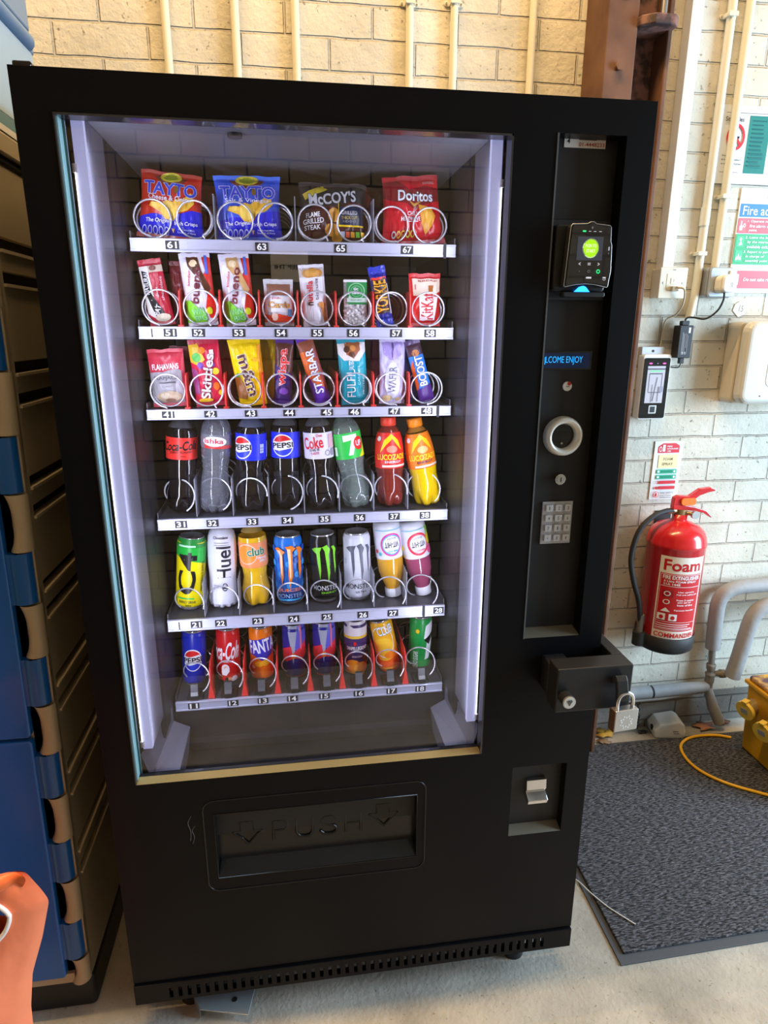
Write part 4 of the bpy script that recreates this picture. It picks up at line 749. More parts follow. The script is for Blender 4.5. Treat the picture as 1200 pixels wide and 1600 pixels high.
# ---- cans and bottles
def round_thing(name, label, cat, row, x, y, tilt, dz=0.002, lean=0):
    return thing(name, label, cat, (x, y, ROWS[row] + dz), (math.radians(lean), math.radians(tilt), 0), GRP[row])
def prof_r(prof, z):
    for (r0, z0), (r1, z1) in zip(prof, prof[1:]):
        if z0 <= z <= z1 and z1 > z0: return r0 + (r1 - r0) * (z - z0) / (z1 - z0)
    return prof[-1][0]
def wrapfn(prof, rref, yaw=0.0):
    def fn(u, v, o):
        a = u / rref + yaw; r = prof_r(prof, v) + o
        return (r * math.sin(a), -r * math.cos(a), v)
    return fn
def can(label, row, x, y, tilt, r, h, base, items, yaw=0.0, wu=2.6, flip=False, lean=0):
    t = round_thing('drinks_can', label, 'drinks can', row, x, y, tilt, lean=lean)
    k = r / 0.033
    body = [(r * .80, .0075), (r * .93, .011 * k), (r, .018 * k), (r, h - .016 * k), (r * .97, h - .011 * k), (r * .86, h - .0035)]
    b = MB(); b.lathe(body, base, 64)
    pr = [(r, 0), (r, h)]
    art(b, items, wrapfn(body, r, math.radians(yaw)), r * wu, h, (r * 0.12, 0.010), 0.0004, 0.00018)
    b.build('can_body', t)
    b = MB(); b.lathe([(0, .006), (r * .60, .004), (r * .72, .0), (r * .80, .0025), (r * .805, .0078), (r * .94, .0112 * k)], M_alu, 36); b.build('can_base', t)
    b = MB(); b.lathe([(r * .84, h - .004), (r * .86, h - .001), (r * .855, h), (r * .80, h), (r * .78, h - .005), (0, h - .0055)], M_alu, 36); b.lathe([(0, h - .004), (r * .2, h - .004), (r * .2, h - .0048)], M_alu, 12, (0, -r * .3, 0)); b.build('can_lid', t)
    return t
def pepsi_logo(u, v, ru, rv):
    n = 24; c = [(u + ru * math.cos(2 * PI * i / n), v + rv * math.sin(2 * PI * i / n)) for i in range(n)]
    top = [(u + ru * .9 * math.cos(PI * i / 12), v + rv * .9 * math.sin(PI * i / 12)) for i in range(1, 12)]
    top = [(p[0], max(p[1], v + rv * .30)) for p in top]
    bot = [(p[0], 2 * v - p[1]) for p in top]
    return [('e', u, v, ru, rv, WHT), ('p', [(u - ru * .84, v + rv * .36), (u - ru * .3, v + rv * .30), (u + ru * .3, v + rv * .42), (u + ru * .80, v + rv * .50)] + [(u + ru * .9 * math.cos(PI * i / 12), v + rv * .9 * math.sin(PI * i / 12)) for i in range(3, 10)], RED),
            ('p', [(u - ru * .82, v - rv * .40), (u - ru * .3, v - rv * .48), (u + ru * .3, v - rv * .34), (u + ru * .86, v - rv * .22)] + [(u + ru * .9 * math.cos(-PI * i / 12), v + rv * .9 * math.sin(-PI * i / 12)) for i in range(2, 10)], C(40, 60, 210)),
            ('t', 'PEPSI', u, v + rv * .02, ru * 1.9, rv * .48, BLK, 4, .08)]
SR, SH = 0.0285, 0.146
C1Y = 0.366
can('deep blue cola can, leftmost on the bottom tray', 1, 0.1155, C1Y, 3, SR, SH, C(24, 42, 170, .28), pepsi_logo(-.02, .50, .62, .20), lean=0)
can('red cola can with a white-bearded figure and script, second on the bottom tray', 1, 0.199, C1Y, 1.5, SR, SH, C(206, 24, 30, .28),
    [('t', 'Coca-Cola', -.25, .62, 2.3, .32, WHT, 4, .04, .2), ('t', 'ORIGINAL TASTE', -.02, .435, .9, .035, WHT), ('e', -.15, .30, .26, .09, WHT), ('e', -.12, .31, .14, .05, C(236, 190, 160)), ('p', [(-.42, .26), (-.05, .34), (.12, .26), (-.1, .18), (-.38, .19)], WHT), ('e', .12, .10, .2, .05, C(226, 160, 120)), ('e', -.08, .11, .1, .045, DBRN), ('e', .42, .11, .2, .06, C(214, 214, 220))])
can('orange fruit soda can with a blue splash, third on the bottom tray', 1, 0.281, C1Y, 0, SR, SH, C(244, 122, 14, .28),
    [('p', [(-1, .74), (-.8, .52), (-.4, .50), (.2, .40), (.6, .46), (1, .52), (1, .80), (.3, .82), (-.5, .78)], C(56, 50, 190)), ('t', 'FANTA', .18, .68, 1.9, .24, WHT, 8, .09, 0, C(60, 56, 200)), ('t', 'ZERO SUGAR', -.45, .43, .5, .035, C(230, 60, 40)), ('e', .35, .37, .3, .06, C(250, 190, 40)), ('e', -.1, .35, .3, .05, C(250, 180, 30)), ('e', -.5, .29, .14, .03, C(240, 220, 200))], yaw=-4)
def bull(label, x):
    S_ = C(168, 172, 190, .25)
    can(label, 1, x, C1Y, 0, SR, SH, C(34, 30, 140, .28), [('p', [(-.45, 1), (.25, 1), (.05, .55), (-.08, .30), (-.2, .55)], S_), ('p', [(.25, 1), (1, 1), (1, .45), (.55, .42), (.2, .52), (.05, .6)], C(96, 90, 200)), ('p', [(-.95, .56), (-.2, .64), (-.12, .50), (.1, .55), (.9, .72), (1, .46), (.5, .38), (0, .42), (-.6, .34), (-1, .40)], C(226, 50, 70)), ('p', [(.4, 1), (.55, 1), (.5, .55), (.4, .6)], C(230, 120, 150)), ('r', -.7, .7, .045, .075, C(220, 60, 70)), ('e', -.05, .46, .16, .05, C(236, 140, 60))])
bull('blue and silver energy drink can with red bulls, fourth on the bottom tray', 0.362)
bull('blue and silver energy drink can with red bulls, fifth on the bottom tray', 0.437)
can('purple and cream orange drink can, sixth on the bottom tray', 1, 0.516, C1Y, 0, SR, SH, C(62, 44, 100, .28),
    [('r', -1.2, 1.2, .74, 1, C(226, 218, 220)), ('r', -1.2, 1.2, .70, .75, C(230, 190, 60)), ('e', -.1, .61, .1, .04, RED), ('t', 'SANPELLEGRINO', .05, .52, 1.5, .07, WHT, 0, .04), ('t', 'aranciata', .05, .37, .7, .04, C(220, 200, 210)), ('e', -.25, .17, .55, .14, C(240, 150, 30)), ('e', .35, .12, .55, .14, C(250, 176, 50)), ('r', -1.2, 1.2, .03, .08, C(240, 170, 40)), ('e', .75, .32, .3, .1, C(130, 70, 60))])
can('yellow and orange citrus soda can leaning left, seventh on the bottom tray', 1, 0.606, C1Y, -11, SR, SH, C(246, 180, 20, .28),
    [('r', -1.3, 1.3, .03, .34, C(242, 96, 24)), ('e', -.2, .48, .85, .22, C(248, 200, 50)), ('o', -.2, .62, .8, .30, .06, WHT), ('t', 'CLUB', .12, .84, 1.1, .17, WHT, 6, .12, 0, DGRN), ('e', .3, .36, .55, .07, C(250, 140, 30))])
can('green lemon and lime soda can, rightmost on the bottom tray', 1, 0.682, C1Y, 1, SR, SH, C(20, 150, 66, .28),
    [('p', [(.2, .86), (1.1, .98), (1.1, .86), (.55, .60), (.1, .62)], WHT), ('p', [(.35, .62), (.85, .60), (.55, .24), (.2, .22)], WHT), ('p', [(.1, .60), (.8, .64), (1, .76), (.5, .5)], BLK), ('e', -.35, .76, .13, .04, YEL), ('t', 'ZERO SUGAR', -.45, .22, .36, .32, C(220, 240, 226), 90, .05)])

# tall cans, fifth tray
TR, TH = 0.0328, 0.170
C2Y = 0.352
can('yellow and green energy drink can with big black lettering, leftmost on the fifth tray', 2, 0.1215, C2Y, 6, TR, TH + .006, C(240, 220, 0, .3),
    [('p', [(-1.3, .99), (1.3, .99), (1.3, .62), (.8, .66), (-.2, .72), (-1.3, .78)], C(30, 176, 60, .3)), ('r', -1.3, 1.3, .88, .99, C(20, 140, 50)), ('r', -.65, .3, .89, .915, C(180, 230, 190)), ('t', 'C4', -.12, .53, .98, .58, BLK, 88, .045), ('t', 'PERFORMANCE ENERGY', .74, .48, .14, .42, C(60, 60, 10), 88, .03), ('r', -.6, .3, .17, .19, C(60, 190, 80)), ('t', 'ENERGY DRINK', -.05, .13, .9, .035, BLK), ('t', '500ml', 0, .08, .3, .03, BLK)])
can('blue and orange energy drink can with claw mark, fourth on the fifth tray', 2, 0.357, C2Y, 0, TR, TH, C(24, 120, 220, .28), [('r', -1.3, 1.3, .04, .2, C(40, 60, 130))] + [('e', -.9 + (i % 5) * .45, .30 + (i // 5) * .16 + (i % 2) * .05, .16, .045, [C(60, 160, 240), C(20, 90, 190)][i % 2]) for i in range(20)] + [
    ('p', [(-.72, .84), (-.5, .86), (-.15, .80), (-.28, .76), (-.26, .44), (-.36, .30), (-.42, .50), (-.45, .76)], ORG), ('p', [(-.15, .87), (.15, .89), (.38, .84), (.2, .80), (.2, .44), (.02, .26), (-.02, .50), (.02, .80)], ORG), ('p', [(.38, .86), (.6, .86), (.8, .80), (.66, .76), (.68, .50), (.56, .38), (.5, .56), (.5, .78)], ORG),
    ('p', [(-.60, .82), (-.40, .82), (-.30, .74), (-.32, .44), (-.38, .50), (-.42, .76)], C(250, 220, 170)), ('p', [(-.05, .85), (.12, .84), (.12, .44), (.06, .40)], C(250, 220, 170)), ('t', 'JUICED', .1, .235, 1.3, .06, ORG, 0, .04), ('t', 'MONSTER', 0, .155, 1.3, .06, C(150, 190, 240), 0, .0), ('r', -.5, .6, .08, .11, C(80, 190, 240))], yaw=0)
def claw(cm, dx=0): return [('p', [(-.72 + dx, .80), (-.5 + dx, .83), (-.10 + dx, .84), (-.22 + dx, .77), (-.20 + dx, .50), (-.28 + dx, .36), (-.34 + dx, .52), (-.42 + dx, .74)], cm), ('p', [(-.08 + dx, .84), (.18 + dx, .87), (.36 + dx, .80), (.26 + dx, .72), (.30 + dx, .46), (.18 + dx, .30), (.14 + dx, .52), (.05 + dx, .78)], cm), ('p', [(.42 + dx, .84), (.62 + dx, .84), (.78 + dx, .78), (.68 + dx, .70), (.70 + dx, .52), (.62 + dx, .42), (.58 + dx, .58), (.54 + dx, .78)], cm)]
can('black energy drink can with a green claw mark, fifth on the fifth tray', 2, 0.444, C2Y, -2, TR, TH, C(16, 18, 20, .22), claw(C(130, 226, 40)) + [('t', 'MONSTER', 0, .235, 1.5, .07, C(226, 228, 232), 0, .01), ('t', 'ENERGY', .2, .165, .9, .028, C(130, 226, 40), 0, .03)])
can('white energy drink can with a grey claw mark, sixth on the fifth tray', 2, 0.522, C2Y, -1, TR, TH, C(214, 216, 226, .28), claw(C(90, 92, 106)) + [('e', -.8, .6, .08, .05, C(180, 184, 200)), ('e', .9, .55, .08, .06, C(180, 184, 200)), ('t', 'MONSTER', 0, .235, 1.6, .075, C(40, 42, 50), 0, .005), ('t', 'ULTRA', .15, .15, .6, .03, C(80, 82, 92), 0, .02)])

# bottles
def liquid(name, col, rough=0.12): return mat(name, col, rough, coat=0.9, spec=0.6)
M_cola = liquid('cola_dark', (0.004, 0.003, 0.004), 0.05); bump_noise(M_cola, 40, 0.35, 0.003, 1); M_pet = mat('clear_pet', (0.86, 0.88, 0.92), 0.06, coat=1.0, alpha=0.30, spec=0.8); M_petsm = mat('smoky_pet', (0.10, 0.10, 0.11), 0.07, coat=1.0, alpha=0.85)
M_water = mat('water_bottle_plastic', (0.80, 0.84, 0.95), 0.04, trans=0.88, ior=1.22, coat=1.0); M_7 = mat('green_tint_plastic', (0.62, 0.78, 0.72), 0.05, trans=0.82, ior=1.22, coat=1.0)
for _m in (M_water, M_7): bump_noise(_m, 55, 0.9, 0.004, 2)
PET = [(.012, .006), (.021, .000), (.0295, .006), (.0325, .020), (.0330, .042), (.0295, .062), (.0272, .078), (.0292, .098), (.0326, .112), (.0328, .118), (.0328, .176), (.0315, .184), (.0255, .196), (.0165, .208), (.0128, .212), (.0122, .222)]
PET2 = [(.012, .006), (.021, .000), (.0290, .006), (.0320, .020), (.0325, .045), (.0312, .062), (.0326, .080), (.0328, .118), (.0328, .176), (.0315, .184), (.0255, .196), (.0165, .208), (.0128, .212), (.0122, .222)]
LUC = [(.012, .006), (.021, .000), (.0290, .007), (.0318, .020), (.0320, .050), (.0305, .070), (.0325, .090), (.0330, .115), (.0320, .135), (.0290, .158), (.0235, .176), (.0170, .184), (.0150, .188), (.0150, .200)]
WAT = [(.010, .006), (.021, .000), (.0300, .008), (.0325, .022)] + [(.0325 - (.0016 if i % 2 else 0) - .0042 * math.exp(-((.03 + i * .006 - .095) / .025) ** 2), .03 + i * .006) for i in range(21)] + [(.0325, .158), (.0325, .182), (.0295, .196), (.0210, .208), (.0135, .214), (.0130, .222)]
def petal(k=5, amt=0.36, top=0.040):
    def rf(a, r, z):
        if z > top: return r
        return r * (1 - amt * (1 - z / top) * (0.5 + 0.5 * math.cos(k * a + 0.4)) ** 1.5)
    return rf
def bottle(label, row, x, y, tilt, prof, bodymat, capmat, items=None, lab=(.118, .176), labmat=None, capz=.2115, capr=.0145, caph=.016, yaw=0, wu=2.6, lower=None, lvl=None, petals=5, name='drinks_bottle', neckmat=None, lean=0):
    t = round_thing(name, label, 'drinks bottle', row, x, y, tilt, lean=lean)
    def dense(pr):
        out = []
        for (r0, z0), (r1, z1) in zip(pr, pr[1:]):
            n = max(1, int((z1 - z0) / .006)); out += [(r0 + (r1 - r0) * k / n, z0 + (z1 - z0) * k / n) for k in range(n)]
        return out + [pr[-1]]
    dp = dense(prof); b = MB()
    if lvl:
        b.lathe([p for p in dp if p[1] <= lvl + .004], bodymat, 60, rf=petal(petals)); b.build('filled_body', t)
        b = MB(); b.lathe([p for p in dp if p[1] >= lvl], neckmat or M_petsm, 40, rf=petal(petals)); b.build('neck', t)
    else: b.lathe(dp, bodymat, 60, rf=petal(petals)); b.build('bottle_body', t)
    if items is not None:
        L0, L1 = lab; b = MB(); lp = [(prof_r(prof, L0 + (L1 - L0) * k / 10) + .0005, L0 + (L1 - L0) * k / 10) for k in range(11)]
        b.lathe(lp, labmat, 64)
        f = wrapfn(prof, .0325, math.radians(yaw)); art(b, items, lambda u, v, o: f(u, v + L0, o + .0005), .0325 * wu, L1 - L0, (.0035, .006), .0004, .00018); b.build('label', t)
    b = MB(); nr = 44
    b.lathe([(0, capz + caph), (capr * .93, capz + caph), (capr, capz + caph - .0012), (capr, capz), (capr * .8, capz)], capmat, nr, rf=lambda a, r, z: r * (1 + .02 * math.cos(22 * a))); b.build('cap', t)
    return t
R3Y = 0.331
capR, capBk, capBl, capW = C(206, 30, 34), C(20, 20, 24), C(30, 70, 220), C(236, 236, 240)
bottle('cola bottle with a red label and black script, leftmost on the drinks bottle tray', 3, 0.124, R3Y + .01, 4.5, PET2, M_cola, capBk, [('t', 'Coca-Cola', -.02, .62, 1.9, .42, BLK, 4, .04, .25), ('t', 'ZERO SUGAR', 0, .34, 1.1, .09, C(70, 14, 14), 3, .03), ('t', '500ml', .1, .16, .3, .05, C(70, 14, 14))], lab=(.122, .170), labmat=C(226, 50, 42), lvl=.19, yaw=4)
bottle('clear water bottle with ribbed body and red cap, second on the bottle tray', 3, 0.197, R3Y, 5, WAT, M_water, capR, [('p', [(-.55, .30), (.9, .25), (1.2, .10), (1.2, .0), (-.55, .0)], C(206, 54, 50)), ('e', 0, .52, .62, .36, WHT), ('t', 'ishka', -.04, .56, .98, .36, C(206, 40, 60), 0, .06), ('t', 'irish spring', 0, .22, .6, .07, C(80, 90, 150))], lab=(.146, .176), labmat=mat('clear_film', (0.7, 0.7, 0.8), .1, alpha=.15), petals=6)
bottle('cola bottle with blue label and round logo, blue cap showing, third on the bottle tray', 3, 0.279, R3Y, 2.5, PET, M_cola, capBl, pepsi_logo(-.45, .48, .56, .43) + [('r', .52, .76, .28, .62, C(190, 205, 240)), ('r', .52, .76, .36, .38, C(40, 60, 200)), ('r', .52, .76, .46, .48, C(40, 60, 200)), ('r', 1.0, 1.12, .1, .7, C(150, 170, 230))], labmat=C(24, 44, 226), yaw=-2, lvl=.19, neckmat=mat('blue_grey_pet', (0.10, 0.12, 0.19), .08, coat=1.0))
bottle('cola bottle with blue label and round logo set further back, fourth on the bottle tray', 3, 0.358, R3Y + .016, 1, PET2, M_cola, capBl, pepsi_logo(-.15, .50, .58, .43) + [('r', 1.0, 1.2, .1, .5, C(150, 40, 80))], labmat=C(24, 44, 226), lvl=.19)
bottle('diet cola bottle with a silver-pink label, fifth on the bottle tray', 3, 0.441, R3Y, -2.5, PET, M_cola, capBk, [('t', 'Coke', -.35, .62, 1.1, .46, C(214, 30, 50), 6, .07), ('t', 'Diet', .02, .90, .3, .10, C(214, 60, 80)), ('t', 'THIS IS', -.28, .35, .55, .09, C(60, 50, 70), 8, .03), ('t', 'TASTE', -.25, .22, .45, .09, C(214, 60, 110), 8, .03), ('r', .5, .9, .40, .92, C(226, 170, 190)), ('o', .42, .22, .14, .11, .2, C(120, 110, 130)), ('r', .62, .98, .1, .36, C(150, 140, 160))], labmat=C(222, 216, 228), lvl=.19)
bottle('lemonade bottle with green label and red dot leaning left, sixth on the bottle tray', 3, 0.522, R3Y, -9, PET, M_7, C(60, 190, 90), [('p', [(.45, 0), (1.3, 0), (1.3, .7), (1.0, .5), (.75, .25)], C(220, 226, 40)), ('p', [(-.30, .92), (.45, .92), (.45, .80), (.12, .14), (-.12, .14), (.14, .72), (-.30, .68)], WHT), ('e', .52, .55, .30, .26, C(226, 36, 36)), ('t', 'UP', .52, .55, .34, .22, WHT, 0, .08), ('r', -.9, -.7, .15, .5, C(200, 240, 210))], labmat=C(40, 196, 74), yaw=4, neckmat=M_7)
M_lr = mat('red_drink', (0.28, 0.03, 0.02), .08, coat=1.0, trans=.35, ior=1.2); M_lo = liquid('yellow_drink', (0.85, 0.55, 0.0)); M_lob = mat('amber_neck', (0.35, 0.14, 0.02), .1, coat=1)
def luc(sub, dk, c2): return [('p', [(-.62, .45), (-.4, .80), (.05, .98), (.45, .80), (.62, .5), (.4, .62), (.1, .84), (-.25, .68)], C(250, 206, 20)), ('e', .05, .55, .30, .10, c2), ('t', 'LUCOZADE', .03, .33, 1.6, .16, C(250, 220, 40), 0, .07), ('t', sub, .1, .19, .9, .07, dk, 0, .05), ('r', -.5, .9, .04, .10, C(240, 220, 200)), ('e', -.72, .84, .14, .07, C(226, 220, 220))]
bottle('red energy drink bottle with orange-red cap, seventh on the bottle tray', 3, 0.599, R3Y, -2, LUC, M_lr, C(232, 66, 46), luc('ENERGY', C(240, 220, 220), C(240, 140, 110)), lab=(.092, .172), labmat=C(222, 40, 34), capz=.186, capr=.0170, caph=.019)
bottle('orange energy drink bottle with yellow drink leaning left, rightmost on the bottle tray', 3, 0.690, R3Y, -11, LUC, M_lo, C(246, 140, 24), luc('ENERGY', C(40, 40, 90), C(250, 190, 120)), lab=(.092, .172), labmat=C(246, 126, 24), capz=.186, capr=.0170, caph=.019, lvl=.168, neckmat=M_lob)
# fifth tray bottles
HUE = [(.012, .004), (.022, .000), (.0305, .004), (.0318, .012), (.0305, .050), (.0295, .075), (.0320, .100), (.0325, .130), (.0318, .165), (.0285, .182), (.0200, .192), (.0175, .194)]
bottle('white shake bottle with black sideways lettering, second on the fifth tray', 2, 0.200, C2Y, 2, HUE, C(222, 222, 234, .3), C(110, 80, 78), [('t', 'Huel', .16, .57, .80, .46, C(30, 30, 40), 90, .03), ('t', 'Chocolate', 0, .915, .85, .035, C(60, 56, 66), 0, .04), ('r', -.35, .45, .845, .852, GRY), ('r', -.35, .45, .815, .822, GRY), ('o', .18, .24, .16, .055, .25, C(50, 50, 60)), ('r', .08, .28, .22, .26, C(50, 50, 60)), ('r', -.5, .0, .26, .265, GRY), ('r', -.5, .0, .23, .235, GRY)], lab=(.012, .19), labmat=C(226, 226, 238, .3), capz=.192, capr=.019, caph=.014, petals=10)
bottle('orange soda bottle with orange label, third on the fifth tray', 2, 0.2795, C2Y, -1.5, [(r, z * .93) for r, z in PET], liquid('orange_drink', (0.86, 0.50, 0.01)), C(240, 130, 30), [('o', -.30, .56, .58, .40, .08, C(250, 214, 190)), ('e', -.30, .56, .50, .34, C(250, 150, 50)), ('t', 'club', .22, .66, .95, .32, C(10, 120, 84), 2, .10, 0, C(230, 240, 230)), ('t', 'ORANGE', .52, .40, .5, .09, WHT, 0, .05), ('t', 'ZERO', .56, .28, .4, .09, WHT, 0, .05)], lab=(.098, .160), labmat=C(246, 150, 90), capz=.197, yaw=-2, lvl=.172, neckmat=mat('orange_tint_pet', (0.55, 0.36, 0.10), .1, coat=1, alpha=.8))
VIT = [(.0175, .020), (.0180, .026), (.0250, .045), (.0305, .066), (.0318, .085), (.0322, .100), (.0322, .180), (.0300, .192), (.0200, .196), (.0, .196)]
def vit(label, x, tilt, juice, ring, sub, extra):
    t = round_thing('juice_bottle', label, 'drinks bottle', 2, x, C2Y + .002, tilt)
    b = MB(); dp = [(prof_r(VIT, .020 + k * .0036), .020 + k * .0036) for k in range(49)] + [(0.0, .196)]; b.lathe(dp, juice, 36); b.build('bottle_body', t)
    L0 = .104; b = MB(); b.lathe([(.0327, L0), (.0327, .181), (.0305, .193), (.0200, .1965), (0, .1965)], C(226, 226, 234), 64)
    f = wrapfn(VIT, .0322, 0); art(b, [('o', .12, .46, .66, .36, .14, ring), ('e', .12, .46, .56, .31, WHT), ('o', .12, .46, .56, .31, .10, sub), ('t', 'VIT-HIT', .12, .46, .82, .17, C(50, 44, 54), 180, .05), ('t', 'BOOST', .12, .66, .5, .06, GRY, 180, .02), ('t', 'IMMUNITY', .12, .26, .6, .06, sub, 180, .02), ('r', -.8, .9, .90, .93, C(130, 200, 214))] + extra, lambda u, v, o: f(u, v + L0, o + .0006), .0322 * 2.6, .080, (.0035, .006), .0004, .00018); b.build('label', t)
    b = MB(); b.lathe([(0, 0), (.0185, 0), (.0195, .0015), (.0195, .020), (.0175, .022)], capW, 44, rf=lambda a, r, z: r * (1 + .018 * math.cos(22 * a)) if r > .015 else r); b.build('cap', t)
    return t
vit('upside-down juice bottle with amber juice and pink-blue ring logo, seventh on the fifth tray', 0.611, -6, liquid('amber_juice', (0.72, 0.36, 0.02)), C(230, 60, 150), C(70, 180, 220), [('e', -.85, .25, .1, .06, C(206, 40, 70)), ('e', -.6, .18, .1, .06, C(80, 180, 200)), ('e', .95, .2, .12, .08, YEL)])
vit('upside-down juice bottle with pink juice and red ring logo, rightmost on the fifth tray', 0.688, -11, liquid('pink_juice', (0.34, 0.06, 0.13)), C(232, 40, 60), C(232, 120, 140), [('e', .85, .55, .22, .2, C(240, 220, 60)), ('p', [(.6, .95), (.8, .7), (1, .7), (.9, .95)], C(150, 200, 80)), ('e', .82, .20, .26, .14, C(236, 90, 150))])
# ================================================================ lock bar, padlock
M_bar = mat('lock_bar_black', (0.014, 0.014, 0.016), 0.38); bump_noise(M_bar, 700, 0.2, 0.0003, 2)
t = thing('security_bar', 'black steel security bar wrapped around the right edge of the vending machine', 'security bar', (0.93, -0.04, 0.80))
b = MB()
def R3(x0, x1, y0, y1, z0, z1): b.box(x0 - 0.93, x1 - 0.93, y0 + 0.04, y1 + 0.04, z0 - 0.80, z1 - 0.80, M_bar)
R3(0.856, 1.0085, -0.080, -0.036, 0.757, 0.850)
b.build('lock_housing', t, bevel=0.0025)
b = MB(); R3(0.985, 1.0085, -0.036, 0.40, 0.800, 0.850); b.build('side_arm', t, bevel=0.002)
b = MB(); b.box(0.856 - .93, 0.90 - .93, 0.004, 0.039, -0.03, 0.04, M_bar); b.build('mounting_block', t, bevel=0.002)
b = MB(); b.tube([(0.8725 - .93, -0.038, 0.7930 - .80), (0.8725 - .93, -0.060, 0.7930 - .80)], 0.0128, M_bar, 24)
b.cyl((0.8725 - .93, -0.0602, 0.7930 - .80), 0.0128, -0.003, M_brushed, 'y', 28); b.cyl((0.8725 - .93, -0.0633, 0.7930 - .80), 0.0112, -0.0008, mat('lock_face', (0.70, 0.72, 0.70), 0.3, metal=0.4), 'y', 28)
art(b, [('p', [(-.62, .70), (.62, .70), (0, .16)], M_tagblack), ('r', -.5, .5, .60, .63, M_brushed), ('r', -.4, .4, .48, .51, M_brushed), ('r', -.3, .3, .36, .39, M_brushed), ('r', -.4, .4, .76, .82, M_tagblack)], flat_front(0.8725 - .93, -0.0643, 0.7930 - .80 - .010), 0.020, 0.020, (0, 0))
b.build('cylinder_lock', t)
b = MB(); b.prism([(-0.040, 0.018), (-0.052, 0.026), (-0.060, 0.018), (-0.066, 0.000), (-0.066, -0.022), (-0.058, -0.022), (-0.056, 0.000), (-0.050, 0.010), (-0.040, 0.004)], 0.974 - .93, 0.996 - .93, M_bar, 'x', M=Matrix.Translation((-0.008, 0, 0.010))); b.build('hasp', t, bevel=0.0015)
t = thing('padlock', 'silver steel padlock hanging from the hasp of the black security bar', 'padlock', (0.9855, -0.103, 0.727), (0, 0, math.radians(6)))
b = MB(); b.rbox(-0.0255, 0.0255, -0.009, 0.009, 0, 0.045, 0.003, M_brushed)
b.build('body', t, bevel=0.002)
b = MB(); b.box(-0.0258, -0.0235, -0.0092, 0.0092, 0.0005, 0.0445, mat('brass_side', (0.25, 0.15, 0.10), .4, metal=.8)); b.build('side_strip', t)
b = MB(); b.tube(smooth_path([(-0.0165, 0, 0.044), (-0.0165, 0, 0.060), (-0.012, 0, 0.072), (0.0, 0, 0.077), (0.012, 0, 0.072), (0.0165, 0, 0.060), (0.0165, 0, 0.044)], 5), 0.0036, M_chrome, 12); b.build('shackle', t)
b = MB()
for i in range(16):
    a = 2 * PI * i / 16; r0 = .008 + .003 * (i % 2)
    b.box(-0.0012, 0.0012, -0.0095, -0.009, r0, r0 + .0035, M_whitetxt, Matrix.Translation((0, 0, .020)) @ Matrix.Rotation(a, 4, 'Y'))
b.build('stamped_mark', t)

# ================================================================ left: ribbed plastic cabinet
M_tan = mat('tan_cabinet_plastic', (0.42, 0.355, 0.24), 0.42); bump_noise(M_tan, 500, 0.3, 0.0004, 2)
M_tanl = mat('tan_hinge_plastic', (0.48, 0.39, 0.26), 0.45)
M_blue = mat('blue_door_plastic', (0.010, 0.115, 0.42), 0.30, coat=0.2)
M_lip = mat('slot_lip_lit', (0.62, 0.52, 0.36), 0.4)  # lighter tan: the light on the slot ledges is in the colour
M_slot = mat('cabinet_slot_shade', (0.006, 0.005, 0.004), 0.7)  # near-black paints the shade inside the slots and under the lid rim
KL = 0.020
shear = Matrix(((1, 0, KL, 0), (0, 1, 0, 0), (0, 0, 1, 0), (0, 0, 0, 1)))
t = thing('storage_cabinet', 'tan plastic storage cabinet with blue doors and a black base left of the machine', 'storage cabinet', (-0.11, 0.06, 0.0))
def P3(x, y, z): return (x + 0.11, y - 0.06, z)
XS, YF, YB = -0.110, 0.062, 0.50
# side wall with real slots
b = MB(); slots = []
for k in range(7):
    for dz in (0.0, -0.053):
        zz = 1.588 - 0.197 * k + dz
        if zz > 0.32: slots.append((YF + 0.022, YB - 0.03, zz, zz + 0.020))
bb = MB(); plate(bb, YF, YB, 0.085, 1.725, slots, 0.0, 0.014, M_tan)
b.v = []
Rz = Matrix.Rotation(math.radians(90), 4, 'Z')
vs = [((0.11 + XS) - p[1], p[0] - 0.06, p[2]) for p in bb.v]
b.add([tuple(shear @ Vector(v)) for v in vs], bb.f, M_tan)
b.build('side_panel', t)
b = MB()
b.box(-0.66, XS + 0.11 - 0.0145, YF - 0.06 + 0.012, YB - 0.06, 0.085, 1.72, M_slot, shear); b.build('cabinet_core', t)
b = MB()
for s in slots: b.box(-0.012, 0.0040, s[0] - 0.06, s[1] - 0.06, s[2] - 0.0045, s[2] + 0.0005, M_lip, shear)
b.build('slot_lip', t)
b = MB(); b.box(-0.66, 0.004, 0.012 - 0.01, YB - 0.058, 1.722, 1.735, M_slot, shear); b.box(-0.66, 0.010, -0.004, YB - 0.05, 1.735, 1.768, M_tan, shear); b.build('cabinet_top', t, bevel=0.003)
b = MB(); b.rbox(-0.66, 0.005, 0.006, YB - 0.05, 0.0, 0.082, 0.012, M_blackplast, 'z'); b.build('base', t, bevel=0.006)
b = MB(); b.box(-0.64, -0.030, -0.004, 0.012, 0.085, 0.110, M_tanl, shear); b.box(-0.64, -0.030, 0.004, 0.012, 0.11, 1.72, M_tanl, shear); b.box(-0.045, 0.0, 0.004, 0.016, 0.085, 1.72, M_tan, shear); b.build('front_frame', t)
for z0, z1 in ((0.112, 0.705), (0.712, 1.715)):
    b = MB(); b.rbox(-0.62, -0.043, -0.016, 0.003, z0, z1, 0.008, M_blue, 'y', M=shear); b.build('cabinet_door', t, bevel=0.004, seg=3)
